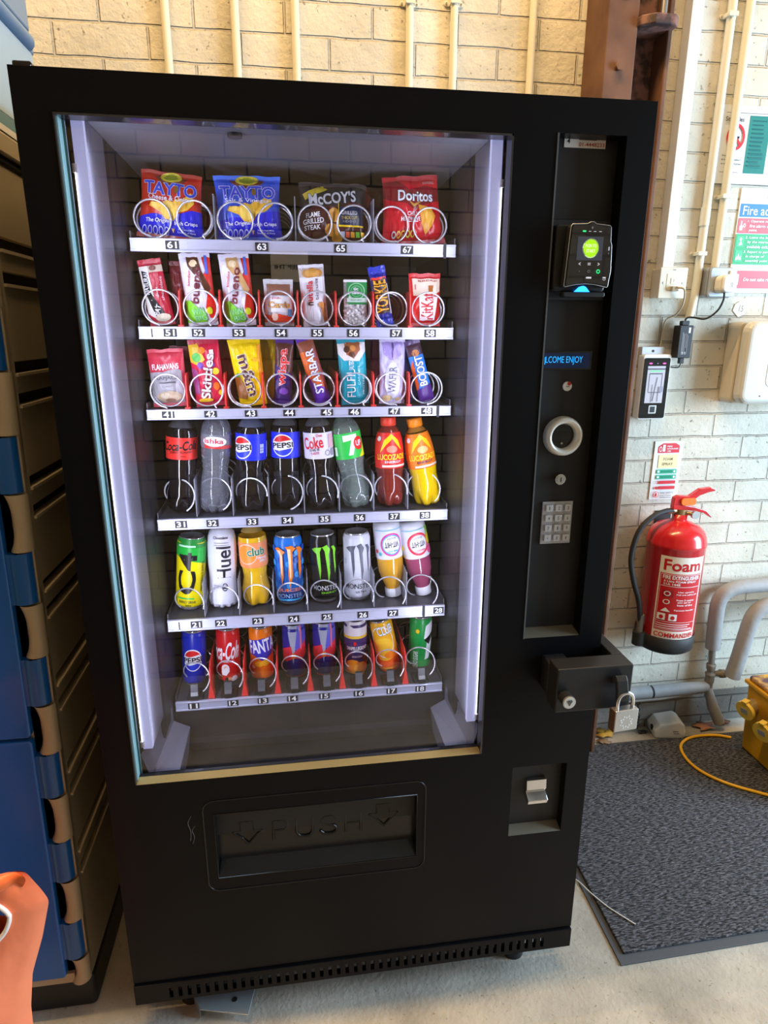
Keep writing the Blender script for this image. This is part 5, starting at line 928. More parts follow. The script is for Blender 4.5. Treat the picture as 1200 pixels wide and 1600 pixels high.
for k in range(-3, 6):
    zt = 1.189 - 0.2065 * k
    if zt > 1.70: zt = 1.70
    zb = zt - 0.104
    if zb < 0.09: zb = 0.088
    b = MB(); n = 10
    # concave tan knuckle
    pts = [(-0.040 + 0.012 * math.sin(PI * q / n), 0) for q in range(n + 1)]
    def kn(s, q, z0=zb, z1=zt):
        a = -PI * .05 + PI * 1.05 * s; xx = -0.0175 - 0.0195 * math.cos(a) + 0.013 * math.sin(PI * q) ** 0.7 * (1 - s); yy = 0.004 - 0.020 * math.sin(a)
        return tuple(shear @ Vector((xx, yy, z0 + (z1 - z0) * q)))
    b.grid(kn, 12, 8, M_tanl); b.build('hinge_knuckle', t, fix=False)
    z1_ = zb - 0.003; z0_ = zt - 0.2065 + 0.003
    if z0_ > 0.11 and abs((z0_ + z1_) / 2 - 0.71) > 0.0:
        b = MB()
        def kb(s, q, z0=z0_, z1=z1_):
            a = PI * s; return tuple(shear @ Vector((-0.024 - 0.021 * math.cos(a), 0.0035 - 0.0195 * math.sin(a), z0 + (z1 - z0) * q)))
        b.grid(kb, 12, 2, M_blue)
        b.box(-0.048, -0.028, -0.012, 0.003, z0_, z1_, M_blue, shear)
        b.build('door_knuckle', t, fix=False)

# pale blue tote on the cabinet
M_pb = mat('pale_blue_plastic', (0.42, 0.58, 0.72), 0.4); M_sb = mat('steel_blue_plastic', (0.15, 0.26, 0.42), 0.4); M_gb = mat('grey_blue_plastic', (0.22, 0.31, 0.42), 0.45); M_db = mat('mid_blue_band', (0.10, 0.26, 0.36), 0.4)
t = thing('storage_tote', 'pale blue plastic tote standing on top of the tan storage cabinet', 'storage tote', (-0.08, 0.20, 1.77))
b = MB(); b.rbox(-0.55, 0.012, -0.115, 0.150, 0.030, 0.178, 0.02, M_pb, 'z'); b.build('tote_body', t, bevel=0.003)
b = MB(); b.rbox(-0.556, 0.015, -0.118, 0.153, 0.0, 0.010, 0.02, M_pvcw, 'z'); b.rbox(-0.554, 0.0135, -0.117, 0.1515, 0.0105, 0.0295, 0.02, M_db, 'z'); b.build('tote_foot', t)
b = MB(); b.tube([(0.004, -0.135, 0.194), (0.004, 0.128, 0.194)], 0.0165, M_sb, 14); b.box(-0.55, 0.010, -0.12, 0.15, 0.179, 0.212, M_sb); b.build('tote_lid', t, bevel=0.003)
t = thing('storage_tote', 'grey-blue plastic tote stacked above the pale blue tote at the top left corner', 'storage tote', (-0.08, 0.20, 1.983))
b = MB(); b.rbox(-0.55, 0.012, -0.112, 0.150, 0.0, 0.125, 0.02, M_gb, 'z'); b.build('tote_body', t, bevel=0.003)
b = MB(); b.rbox(-0.55, 0.010, -0.110, 0.148, 0.127, 0.30, 0.02, M_gb, 'z'); b.build('tote_lid', t, bevel=0.003)

# ================================================================ orange carrier bag, bottom left
M_or = mat('coral_bag_plastic', (0.95, 0.24, 0.11), 0.33, trans=0.0)
nz_, bp_ = bump_noise(M_or, 14, 0.6, 0.006, 3)
t = thing('carrier_bag', 'coral orange plastic carrier bag with an oval handle hole at the bottom left', 'carrier bag', (-0.25, -0.25, 0.0))
def bag(s, q, side):
    # q 0..1 bottom to top; s -1..1 across
    z = 0.69 * q
    wr = [0.165, 0.165, 0.165, 0.168, 0.170, 0.172, 0.176, 0.188, 0.212, 0.231, 0.205]
    wl = [0.17, 0.18, 0.19, 0.19, 0.19, 0.19, 0.19, 0.18, 0.17, 0.14, 0.12]
    i = min(9, int(q * 10)); f = q * 10 - i
    R = wr[i] * (1 - f) + wr[i + 1] * f; L = wl[i] * (1 - f) + wl[i + 1] * f
    x = s * (R if s > 0 else L)
    th = 0.085 * (1 - q) ** 0.5 + 0.010
    y = side * -th * max(0, 1 - abs(s) ** 2.4) ** 0.6
    fold = 0.010 * math.sin(s * 9 + q * 5) * (0.3 + q) + 0.007 * math.sin(s * 19 + q * 14 + side + 3 * noise.noise(Vector((s, q * 3, 1)))) * q + noise.noise(Vector((s * 2, q * 4, side))) * 0.03 + abs(noise.noise(Vector((s * 5, q * 7, side)))) * 0.014
    if q > .93: z += 0.012 * math.sin(s * 4 + 1) * (q - .93) / .07
    return (x, y + fold * (1 - abs(s) ** 3), z)
b = MB()
NU, NV = 44, 60
hole = lambda s, q: ((s - 0.665) / 0.115) ** 2 + ((q * 0.69 - 0.612) / 0.030) ** 2 < 1
for side in (1, -1):
    vs = [bag(-1 + 2 * i / NU, j / NV, side) for j in range(NV + 1) for i in range(NU + 1)]
    fs = [(j * (NU + 1) + i, j * (NU + 1) + i + 1, (j + 1) * (NU + 1) + i + 1, (j + 1) * (NU + 1) + i) for j in range(NV) for i in range(NU) if not hole(-1 + 2 * (i + .5) / NU, (j + .5) / NV)]
    b.add(vs, fs, M_or, True)
b.build('bag_body', t, fix=False, subsurf=1)
b = MB()
def flp(s, q):
    p0 = bag(-0.55 + 1.5 * s, 1.0, 1); a = q * 1.0
    return (p0[0] + 0.012 * math.sin(a * 3 + s * 6), p0[1] - 0.003 - 0.008 * math.sin(a * PI * .8) - .003 * math.sin(s * 23 + a * 2), p0[2] + 0.006 * math.sin(a * PI) - 0.045 * a * (0.5 + .5 * math.sin(s * 3.0 + .2)))
b.grid(flp, 40, 10, mat('deep_orange_plastic', (0.92, 0.18, 0.05), .38)); b.build('folded_top', t, fix=False)
b = MB()
ring = []
for k in range(28):
    a = 2 * PI * k / 28; s_ = 0.665 + 0.125 * math.cos(a); q_ = (0.612 + 0.034 * math.sin(a)) / 0.69
    p = bag(s_, min(q_, 1), 1); ring.append((p[0], p[1] - 0.002, p[2]))
b.tube(ring, 0.0035, mat('handle_reinforcement', (0.82, 0.76, 0.74), 0.4), 8, closed=True); b.build('handle_ring', t)

# ================================================================ right wall fittings
def txt_lines(lines): return [('t', s, u, v, wu, hv, m, 0, bo) for (s, u, v, wu, hv, m, bo) in lines]
SB = C(60, 130, 196); SR_ = C(222, 92, 104); SG = C(50, 170, 110)
t = thing('fire_action_sign', 'fire action notice with blue header and red and green panels on the right edge', 'sign', (1.90, WY - 0.004, 1.735))
b = MB(); x0, x1, z0, z1 = 1.768, 2.07, 1.583, 1.887; b.rbox(x0 - 1.90, x1 - 1.90, -0.0005, 0.003, z0 - 1.735, z1 - 1.735, 0.004, C(222, 224, 222)); b.build('sign_board', t)
b = MB(); ff = lambda u, v, o: (1.768 - 1.90 + u, -0.0006 - o, 1.583 - 1.735 + v)
Wf, Hf = 0.302, 0.304
def U(x): return 2 * x / Wf      # metres from the left edge -> art units (fn starts at the left edge)
def VV(y): return y / Hf
def L_(s, x, y, wd, ht, m, bo=0.03, rot=0, sh=0): return ('t', s, U(x + wd / 2), VV(y), U(wd), VV(ht), m, rot, bo, sh)
W_ = C(240, 242, 244)
art(b, [('r', U(.004), U(.30), VV(.223), VV(.260), SB), ('e', U(.108), VV(.282), U(.017) , VV(.017), SB), ('t', '!', U(.108), VV(.282), U(.005), VV(.02), W_, 0, .04), L_('Fire action', .014, .241, .142, .026, W_, .012),
        ('r', U(.003), U(.30), VV(.176), VV(.219), SR_), ('r', U(.006), U(.031), VV(.179), VV(.216), C(226, 110, 118)), ('p', [(U(.010), VV(.184)), (U(.018), VV(.184)), (U(.021), VV(.197)), (U(.016), VV(.198)), (U(.016), VV(.211)), (U(.0125), VV(.211)), (U(.0125), VV(.198)), (U(.009), VV(.196))], W_), ('o', U(.025), VV(.198), U(.004), VV(.006), .5, W_),
        L_('1. Operate nearest', .034, .210, .100, .009, W_, .02, 0, .15), L_('fire alarm call', .042, .197, .078, .009, W_, .02, 0, .15), L_('point.', .042, .184, .028, .009, W_, .02, 0, .15),
        ('r', U(.001), U(.30), VV(.085), VV(.173), SG), ('r', U(.006), U(.031), VV(.136), VV(.168), C(70, 186, 130)), ('p', [(U(.013), VV(.140)), (U(.018), VV(.152)), (U(.014), VV(.158)), (U(.018), VV(.164)), (U(.023), VV(.160)), (U(.021), VV(.152)), (U(.026), VV(.142))], W_), ('r', U(.006), U(.031), VV(.092), VV(.126), C(70, 186, 130)), ('p', [(U(.009), VV(.096)), (U(.011), VV(.112)), (U(.014), VV(.104)), (U(.018), VV(.118)), (U(.022), VV(.104)), (U(.026), VV(.112)), (U(.028), VV(.096)), (U(.018), VV(.100))], W_),
        L_('2. Leave the building', .033, .163, .110, .009, W_, .02, 0, .15), L_('by the nearest', .042, .150, .078, .009, W_, .02, 0, .15), L_('available exit.', .042, .137, .074, .009, W_, .02, 0, .15), L_('3. Report to person', .033, .121, .102, .009, W_, .02, 0, .15), L_('in charge of', .042, .108, .064, .009, W_, .02, 0, .15), L_('assembly point', .042, .095, .078, .009, W_, .02, 0, .15),
        ('r', U(.001), U(.30), VV(.014), VV(.066), SR_), ('r', U(.006), U(.029), VV(.024), VV(.056), C(240, 214, 214)), ('o', U(.0175), VV(.040), U(.009), VV(.013), .2, SR_), ('p', [(U(.0125), VV(.048)), (U(.014), VV(.0495)), (U(.0225), VV(.032)), (U(.021), VV(.0305))], SR_), L_('Do not take risks', .046, .040, .105, .010, W_, .03, 0, .12)],
    ff, Wf, Hf, (0, 0)); b.build('sign_print', t)

t = thing('no_smoking_notice', 'white laminated notice with red no-smoking circle and teal panel behind the conduits', 'notice', (1.79, WY - 0.004, 2.0))
b = MB(); b.box(1.672 - 1.79, 2.02 - 1.79, 0.0, 0.0025, 1.897 - 2.0, 2.108 - 2.0, C(226, 228, 230)); b.build('notice_sheet', t)
M_lam = mat('laminate_gloss', (0.05, 0.27, 0.25), 0.15, coat=0.8)
Wf, Hf = 0.348, 0.211; b = MB(); ff = lambda u, v, o: (1.672 - 1.79 + u, -0.0002 - o, 1.897 - 2.0 + v)
art(b, [('r', U(.090), U(.160), VV(.030), VV(.185), M_lam)] + [('r', U(.100), U(.100 + .05 * rnd.uniform(.7, 1)), VV(.17 - i * .011), VV(.1735 - i * .011), C(20, 96, 96)) for i in range(12)] +
    [('o', U(.050), VV(.126), U(.030), VV(.036), .22, C(214, 44, 50)), ('p', [(U(.030), VV(.150)), (U(.035), VV(.155)), (U(.072), VV(.104)), (U(.067), VV(.099))], C(214, 44, 50)), ('r', U(.036), U(.062), VV(.122), VV(.128), BLK), ('r', U(.010), U(.30), VV(.189), VV(.1905), GRY),
     L_('Site Rules', .010, .173, .060, .012, BLK), L_('Smoking', .012, .075, .030, .007, BLK), L_('is only permitted', .012, .064, .062, .006, BLK), L_('in designated areas', .012, .053, .066, .006, BLK), ('r', U(.01), U(.07), VV(.030), VV(.0315), GRY)], ff, Wf, Hf, (0, 0)); b.build('notice_print', t)

t = thing('foam_spray_sign', 'narrow white foam spray identification sign above the red fire extinguisher', 'sign', (1.635, WY - 0.004, 1.006))
b = MB(); b.box(-0.051, 0.051, 0.0, 0.0025, -0.100, 0.102, C(232, 232, 230)); b.build('sign_board', t)
b = MB(); ff = lambda u, v, o: (-0.051 + u, -0.0002 - o, -0.100 + v); Wf, Hf = 0.102, 0.202
RD = C(214, 48, 62)
art(b, [('p', [(U(.012), VV(.162)), (U(.090), VV(.162)), (U(.090), VV(.186)), (U(.075), VV(.195)), (U(.030), VV(.195)), (U(.012), VV(.184))], RD), ('o', U(.022), VV(.175), U(.005), VV(.009), .3, W_), L_('FIRE', .045, .184, .018, .005, W_), L_('EXTINGUISHER', .045, .176, .040, .005, W_), L_('USE', .045, .168, .014, .005, W_), ('r', U(.029), U(.038), VV(.167), VV(.190), W_),
        ('r', U(.018), U(.088), VV(.110), VV(.156), C(236, 224, 170)), L_('FOAM', .035, .141, .034, .0095, C(150, 130, 90), .04), L_('SPRAY', .032, .124, .040, .0095, C(150, 130, 90), .04),
        ('r', U(.015), U(.088), VV(.091), VV(.105), C(40, 180, 140)), ('r', U(.015), U(.088), VV(.072), VV(.086), C(40, 180, 140)), ('r', U(.030), U(.072), VV(.094), VV(.102), C(20, 140, 106)), ('r', U(.030), U(.072), VV(.075), VV(.083), C(20, 140, 106)), ('e', U(.022), VV(.098), U(.004), VV(.004), W_), ('e', U(.080), VV(.098), U(.004), VV(.004), W_), ('e', U(.022), VV(.079), U(.004), VV(.004), W_), ('e', U(.080), VV(.079), U(.004), VV(.004), W_),
        ('r', U(.028), U(.088), VV(.055), VV(.066), RD), ('r', U(.028), U(.088), VV(.036), VV(.047), RD), ('o', U(.019), VV(.0605), U(.005), VV(.005), .25, RD), ('e', U(.019), VV(.0415), U(.005), VV(.005), RD), ('o', U(.021), VV(.018), U(.011), VV(.011), .15, RD), ('e', U(.021), VV(.017), U(.004), VV(.007), RD), L_('FIRE SAFETY', .038, .023, .048, .006, C(80, 80, 96), .01), L_('SOLUTIONS', .036, .014, .042, .006, C(80, 80, 96), .01), ('r', U(.036), U(.080), VV(.006), VV(.008), C(120, 120, 130))], ff, Wf, Hf, (0, 0)); b.build('sign_print', t)

# fire extinguisher hung on the wall
M_red = mat('extinguisher_red', (0.60, 0.015, 0.02), 0.25, coat=0.6)
EX, EY, EZ = 1.645, 0.783, 0.405
t = thing('fire_extinguisher', 'red foam fire extinguisher with a black hose hung on the white brick wall', 'fire extinguisher', (EX, EY, EZ))
r = 0.0935
b = MB(); b.lathe([(0, .02), (r - .01, .02), (r, .04), (r, .372), (r + .0015, .375), (r + .0015, .383), (r, .387), (r - .003, .405), (r - .010, .420), (r - .026, .436), (r - .048, .446), (.030, .452), (.024, .456), (.024, .475), (0, .475)], M_red, 48); b.build('tank', t)
b = MB(); b.lathe([(0, .0), (r - .006, .0), (r + .0028, .008), (r + .0035, .058), (r + .0005, .060), (r, .055)], M_rubber, 48); b.cyl((-r - .012, -0.02, .015), .022, .048, M_rubber, n=20); b.build('base_boot', t)
b = MB(); b.cyl((0, 0, .470), .021, .022, mat('brass_valve', (0.45, 0.33, 0.16), .35, metal=.85), n=20); b.tube([(-.05, -.005, .487), (.0, 0, .487)], .010, MATS['brass_valve'], 14); b.cyl((.034, -.026, .478), .0135, -.010, M_brushed, 'y', 20); b.tube([(.0, 0, .480), (.034, -.02, .478)], .007, MATS['brass_valve'], 10); b.build('valve', t)
b = MB(); b.prism([(-.035, .494), (.004, .490), (.040, .486), (.078, .478), (.106, .460), (.109, .464), (.085, .486), (.045, .499), (.0, .508), (-.036, .508)], -.014, .006, M_red); b.build('carry_handle', t, bevel=.002)
b = MB(); b.prism([(-.036, .508), (-.034, .534), (-.020, .540), (.020, .537), (.055, .560), (.092, .564), (.108, .558), (.108, .552), (.085, .548), (.055, .538), (.028, .518), (.010, .510)], -.013, .005, M_red); b.build('squeeze_lever', t, bevel=.002)
b = MB(); b.rbox(-.012, .040, -.020, -.0145, .508, .532, .010, C(240, 120, 30)); b.build('orange_tag', t, bevel=.001)
hp = smooth_path([(-.028, -.004, .487), (-.060, -.008, .487), (-.105, -.014, .472), (-.150, -.018, .425), (-.168, -.020, .335), (-.150, -.022, .250), (-.124, -.022, .180), (-.110, -.022, .110), (-.107, -.022, .085)], 8)
b = MB(); b.tube(hp, .0088, M_rubber, 14); b.build('hose', t)
b = MB(); b.tube([(-.107, -.022, .125), (-.107, -.022, .060)], .0105, mat('nozzle_grey', (0.16, 0.15, 0.14), .5), 14); b.build('nozzle', t)
# wrap-around label
b = MB(); lp = [(r, 0), (r, .5)]
yaw = math.radians(-12)
fw = lambda u, v, o: ((r + o) * math.sin(u / r + yaw), -(r + o) * math.cos(u / r + yaw), .06 + v)
WL, HL = 0.150, 0.292
ER = C(196, 26, 34)
def E_(s, u, v, wu, hv, m, bo=.03): return ('t', s, u, v, wu, hv, m, 0, bo)
art(b, [('r', -1, 1, .0, 1.0, C(236, 228, 214)), ('r', -.94, .94, .10, .80, ER), ('r', -.90, .90, .115, .79, W_), ('r', -.885, .885, .12, .785, ER),
        E_('Foam', -.02, .90, 1.62, .135, ER, .07), E_('FIRE EXTINGUISHER', 0, .755, 1.62, .045, W_, .04), E_('6 Litre FOAM SPRAY', -.05, .710, 1.4, .026, W_, .03), E_('21A 144B', -.42, .675, .7, .026, W_, .03), ('r', -.85, .85, .645, .650, W_), ('r', -.75, -.30, .52, .60, C(160, 20, 30)), ('o', -.55, .56, .14, .03, .3, W_), E_('Use upright.', .25, .585, .75, .022, W_), E_('Pull out safety pin', .30, .555, .95, .022, W_),
        ('o', -.55, .46, .14, .03, .3, W_), E_('From 3 metres', .25, .49, .8, .022, W_), E_('aim jet at', .20, .46, .6, .022, W_), E_('base of fire', .25, .43, .7, .022, W_), ('p', [(-.75, .34), (-.35, .34), (-.55, .39)], W_), E_('Squeeze handles', .25, .365, .9, .022, W_), ('r', -.85, -.52, .235, .315, W_), ('r', -.38, -.05, .235, .315, W_), ('e', -.68, .27, .09, .025, ER), ('e', -.22, .27, .09, .025, ER), ('r', -.85, .85, .215, .219, W_), ('r', -.85, .6, .185, .193, W_), ('r', -.85, .5, .160, .168, W_), ('r', -.85, .7, .135, .143, W_),
        E_('COMMANDER', 0, .05, 1.80, .060, ER, .06)], fw, WL, HL, (.008, 0), .0006, .00012); b.build('instruction_label', t)
b = MB(); b.box(-.03, .03, .0935, .0955, .30, .46, M_rubber); b.build('wall_bracket', t)

# time clock terminal
t = thing('time_clock_terminal', 'small white and black attendance terminal with a lit screen beside the machine', 'access terminal', (1.537, WY, 1.29))
b = MB(); b.rbox(-.048, .048, -.036, -.004, -.103, .103, .008, M_white); b.build('housing', t, bevel=.003)
b = MB(); b.rbox(-.0445, .0445, -.0375, -.0355, -.099, .092, .006, M_blackgloss); b.build('front_glass', t)
b = MB(); b.box(-.046, .030, -.018, -.001, .100, .126, mat('bracket_grey', (0.55, 0.57, 0.62), .35, metal=.4)); b.cyl((-.008, -.0182, .113), .004, -.001, M_tagblack, 'y', 12); b.build('top_bracket', t, bevel=.001)
M_sc = mat('terminal_screen', (0.3, 0.3, 0.34), .3, emit=(0.36, 0.37, 0.45), es=.85); M_scd = mat('terminal_screen_dark', (0.05, 0.05, 0.07), .3, emit=(0.10, 0.11, 0.16), es=.8); M_scg = mat('terminal_screen_green', (0.1, .5, .2), .3, emit=(.10, .55, .22), es=.9); M_ir = mat('terminal_infrared', (.3, .05, .15), .3, emit=(.8, .12, .5), es=1.2)
b = MB(); ff = lambda u, v, o: (u, -.0376 - o, -.050 + v)
art(b, [('r', -.98, .98, 0, 1, M_sc), ('r', -.98, .98, .90, .94, M_scd), ('r', -.7, .7, .85, .88, M_scg), ('r', -.75, -.68, .3, .80, M_scd), ('r', .66, .72, .3, .80, M_scd), ('r', -.7, .7, .78, .81, M_scd), ('r', -.7, .7, .28, .30, M_scd), ('p', [(-.2, .05), (-.1, .05), (.2, .7), (.12, .7)], M_scd), ('r', .35, .43, .04, .45, M_scd), ('r', -.35, -.28, .02, .5, M_scd), ('r', .5, .9, .3, .45, C(150, 150, 170)),
        ('e', -.75, 1.07, .2, .022, M_ir), ('e', .75, 1.07, .2, .022, M_ir), ('e', 0, 1.07, .1, .015, GRY)], ff, .062, .117, (0, 0)); b.build('screen', t)
b = MB(); b.rbox(-.014, .013, -.0395, -.0372, -.084, -.057, .003, M_brushed); b.box(-.009, .008, -.0402, -.0393, -.080, -.061, M_blackplast); b.build('fingerprint_reader', t, bevel=.0008)

# data socket, mains socket, adaptor, leads
t = thing('data_socket', 'cream wall data socket at the foot of the white cable trunking', 'wall socket', (1.549, WY, 1.606))
b = MB(); b.rbox(-.043, .043, -.046, -.001, -.043, .043, .003, M_cream); b.build('back_box', t, bevel=.002)
b = MB(); b.rbox(-.045, .045, -.052, -.0462, -.045, .045, .003, M_cream); b.build('face_plate', t, bevel=.002)
b = MB(); b.box(-.022, .022, -.0532, -.0518, -.020, .026, M_cream); b.box(-.009, .009, -.0545, -.053, -.002, .014, M_cream)
art(b, [('t', 'T', 0, .5, .5, .6, GRY)], flat_front(0, -.0545, 0), .012, .012, (0, 0)); b.cyl((-.032, -.0525, 0), .003, -.001, M_brushed, 'y', 8); b.cyl((.032, -.0525, 0), .003, -.001, M_brushed, 'y', 8)
art(b, [('t', 'DATA', 0, .5, 1, .5, GRY)], flat_front(0, -.0522, .034), .02, .008, (0, 0)); b.build('socket_module', t)
b = MB(); b.box(-.008, .012, -.066, -.0535, -.024, -.010, mat('clear_plug', (.45, .40, .30), .3)); b.build('data_plug', t, bevel=.001)
M_lead = mat('cream_cable', (0.55, 0.48, 0.34), .5)
t = thing('data_cable', 'thin cream cable dropping from the data socket past the terminal', 'cable', (1.555, .83, 1.60))
b = MB(); b.tube([(p[0] - 1.555, p[1] - .83, p[2] - 1.60) for p in smooth_path([(1.556, .812, 1.592), (1.572, .80, 1.585), (1.585, .82, 1.545), (1.585, .85, 1.515), (1.566, .868, 1.500), (1.562, .874, 1.47), (1.560, .874, 1.40), (1.578, .874, 1.30), (1.600, .874, 1.24), (1.59, .874, 1.19)], 8)], .0028, M_lead, 8); b.build('cable', t)
t = thing('mains_socket', 'grey metal-clad mains socket box with a white plug, below the right-hand conduit', 'mains socket', (1.712, WY, 1.610))
b = MB(); b.rbox(-.047, .045, -.045, -.001, -.045, .045, .012, mat('socket_box_grey', (.30, .31, .32), .4, metal=.3)); b.build('back_box', t, bevel=.004)
b = MB(); b.rbox(-.043, .043, -.056, -.0455, -.042, .042, .008, mat('socket_face_grey', (.42, .47, .52), .35, metal=.3)); b.rbox(.018, .030, -.061, -.0555, .012, .034, .002, M_cream); b.cyl((.036, -.0565, -.005), .0025, -.001, M_tagblack, 'y', 8); b.build('face_plate', t, bevel=.0015)
t = thing('mains_plug', 'white round-cornered mains plug pushed into the grey socket box', 'mains plug', (1.708, .822, 1.603))
b = MB(); b.rbox(-.026, .022, -.030, -.0005, -.026, .026, .015, M_cream); b.build('plug_base', t, bevel=.003)
b = MB(); b.rbox(-.022, .022, -.042, -.0302, -.025, .027, .014, M_pvcw); art(b, [('r', .05, .12, .3, .8, GRY), ('r', .3, .37, .35, .8, GRY), ('r', .5, .55, .3, .75, GRY)], flat_front(0, -.042, -.02), .03, .03, (0, 0)); b.build('plug_cover', t, bevel=.003)
t = thing('power_adaptor', 'black power adaptor block with white small print hanging beside the terminal', 'power adaptor', (1.617, .85, 1.432))
b = MB(); b.rbox(-.024, .022, -.020, .016, -.050, .050, .003, M_blackplast)
art(b, [('r', .3, .62, .78, .95, W_), ('r', -.62, -.52, .1, .8, C(150, 150, 156)), ('r', -.40, -.32, .1, .75, C(170, 170, 176)), ('r', -.20, -.12, .1, .78, C(130, 130, 136)), ('r', .02, .10, .3, .75, C(150, 150, 156)), ('r', .22, .30, .1, .70, C(130, 130, 136)), ('o', -.4, .14, .10, .04, .3, W_), ('o', 0, .14, .10, .04, .3, W_)], flat_front(0, -.020, -.048), .040, .096, (0, 0)); b.build('case', t, bevel=.002)
b = MB(); b.rbox(-.012, .012, -.010, .008, .0502, .064, .003, M_blackplast); b.rbox(-.004, .010, -.008, .006, -.068, -.0502, .002, M_blackplast); b.build('strain_relief', t, bevel=.001)
t = thing('power_lead', 'black mains lead looping from the white plug to the black adaptor', 'cable', (1.66, .80, 1.53))
b = MB(); b.tube([(p[0] - 1.66, p[1] - .80, p[2] - 1.53) for p in smooth_path([(1.698, .790, 1.578), (1.698, .79, 1.555), (1.690, .80, 1.525), (1.668, .82, 1.502), (1.64, .84, 1.506), (1.622, .845, 1.505), (1.617, .848, 1.496)], 8)], .003, M_rubber, 8)
b.tube([(p[0] - 1.66, p[1] - .80, p[2] - 1.53) for p in smooth_path([(1.622, .850, 1.366), (1.618, .855, 1.352), (1.600, .868, 1.352), (1.580, .872, 1.356)], 6)], .0018, M_rubber, 6); b.build('cable', t)
# hand towel dispenser
M_dis = mat('cream_dispenser', (0.55, 0.50, 0.40), .35); M_disf = mat('white_dispenser_front', (0.58, 0.57, 0.51), .3)
t = thing('towel_dispenser', 'large cream wall dispenser with a dark level window at the right edge', 'towel dispenser', (1.92, WY, 1.365))
b = MB(); b.rbox(-.130, .14, -.060, -.001, -.128, .128, .018, M_dis); b.build('back_shell', t, bevel=.006, seg=3)
b = MB(); b.rbox(-.128, .14, -.104, -.0605, -.127, .130, .032, M_disf); b.build('front_cover', t, bevel=.016, seg=4)
b = MB(); b.rbox(-.030, .070, -.1058, -.1035, -.018, .088, .016, mat('dispenser_window', (0.07, 0.10, 0.11), .15, coat=.6)); b.build('level_window', t, bevel=.001)
b = MB(); b.rbox(-.046, .14, -.1052, -.1038, -.072, .105, .02, M_disf); b.build('front_relief', t, bevel=.0007)
b = MB(); b.cyl((-.058, -.1042, -.100), .0025, -.001, BRN, 'y', 8); b.build('screw', t)
# paper note
t = thing('paper_note', 'small torn cream paper scrap with 15 written on it, stuck above the dispenser', 'paper note', (1.826, WY - .0025, 1.535))
b = MB(); b.prism([(-.028, -.006), (-.022, .014), (-.006, .022), (.014, .020), (.026, .012), (.022, -.006), (.010, -.020), (-.006, -.026), (-.016, -.018)], 0, .001, C(222, 214, 196))
art(b, [('t', '15', .05, .5, 1.1, .8, C(90, 84, 80), -8, -.008)], flat_front(0, 0, -.012), .026, .024, (0, 0)); b.build('note', t)

# pipes
M_pipe = mat('grey_painted_pipe', (0.30, 0.305, 0.31), .6); bump_noise(M_pipe, 40, .5, .004, 5); M_pipe2 = mat('grey_pipe_joint', (0.26, 0.23, 0.19), .55); M_dark = mat('pipe_end_dark', (.02, .02, .02), .7)
def pipe_thing(name, label, parts, loc):
    t = thing(name, label, 'pipe', loc)
    for nm, pts, rr, mt in parts:
        b = MB(); b.tube([(p[0] - loc[0], p[1] - loc[1], p[2] - loc[2]) for p in pts], rr, mt, 18); b.build(nm, t)
    return t
yy = WY - .045
t = pipe_thing('lagged_pipe', 'thick grey lagged pipe bending down the wall to a valve, nearest the extinguisher', [
    ('lagging', smooth_path([(2.9, yy, .585), (2.3, yy, .585), (2.02, yy, .580), (1.945, yy, .576), (1.900, yy, .560), (1.880, yy, .525), (1.878, yy, .47), (1.885, yy, .34)], 8), .026, M_pipe),
    ('bare_pipe', [(1.885, yy, .345), (1.890, yy, .27)], .011, M_pipe2), ('tee_joint', smooth_path([(1.890, yy, .275), (1.890, yy, .262), (1.891, yy, .240), (1.892, yy, .225), (1.893, yy, .19), (1.895, yy, .17)], 3), [.014, .017, .017, .016, .016, .012, .012, .018, .018, .016, .016, .016, .013, .013, .013, .012], M_pipe2),
    ('valve_body', [(1.890, yy, .235), (1.930, yy, .230), (1.932, yy, .230), (1.950, yy, .228), (1.952, yy, .228), (1.975, yy, .228)], [.010, .010, .016, .016, .011, .011], M_pipe2),
    ('drop_lagging', [(1.890, yy, .175), (1.915, yy - .01, .10), (1.945, yy - .02, .035)], [.014, .020, .021], M_pipe)], (1.9, yy, .3))
yb = WY - .08
pipe_thing('lagged_pipe', 'second thick grey lagged pipe curving down at the right edge, ending in mid air', [
    ('lagging', smooth_path([(2.9, yb, .520), (2.3, yb, .520), (2.10, yb, .520), (2.035, yb, .512), (2.000, yb, .480), (1.985, yb, .42), (1.970, yb, .32), (1.955, yb, .235)], 8), .027, M_pipe), ('open_end', [(1.9555, yb, .238), (1.9545, yb, .232)], .020, M_dark)], (2.0, yb, .4))
pipe_thing('lagged_pipe', 'horizontal grey lagged pipe low on the wall running behind the machine', [
    ('lagging', [(0.9, yy, .185), (1.655, yy, .176)], .024, M_pipe), ('dark_joint', [(1.652, yy, .176), (1.665, yy, .176)], .0225, M_dark), ('outer_lagging', [(1.664, yy, .176), (1.80, yy, .178), (1.885, yy, .180)], [.0235, .023, .020], M_pipe), ('bare_pipe', [(0.9, yy - .01, .150), (1.70, yy - .01, .150), (1.885, yy, .160)], .006, M_pipe2)], (1.5, yy, .17))

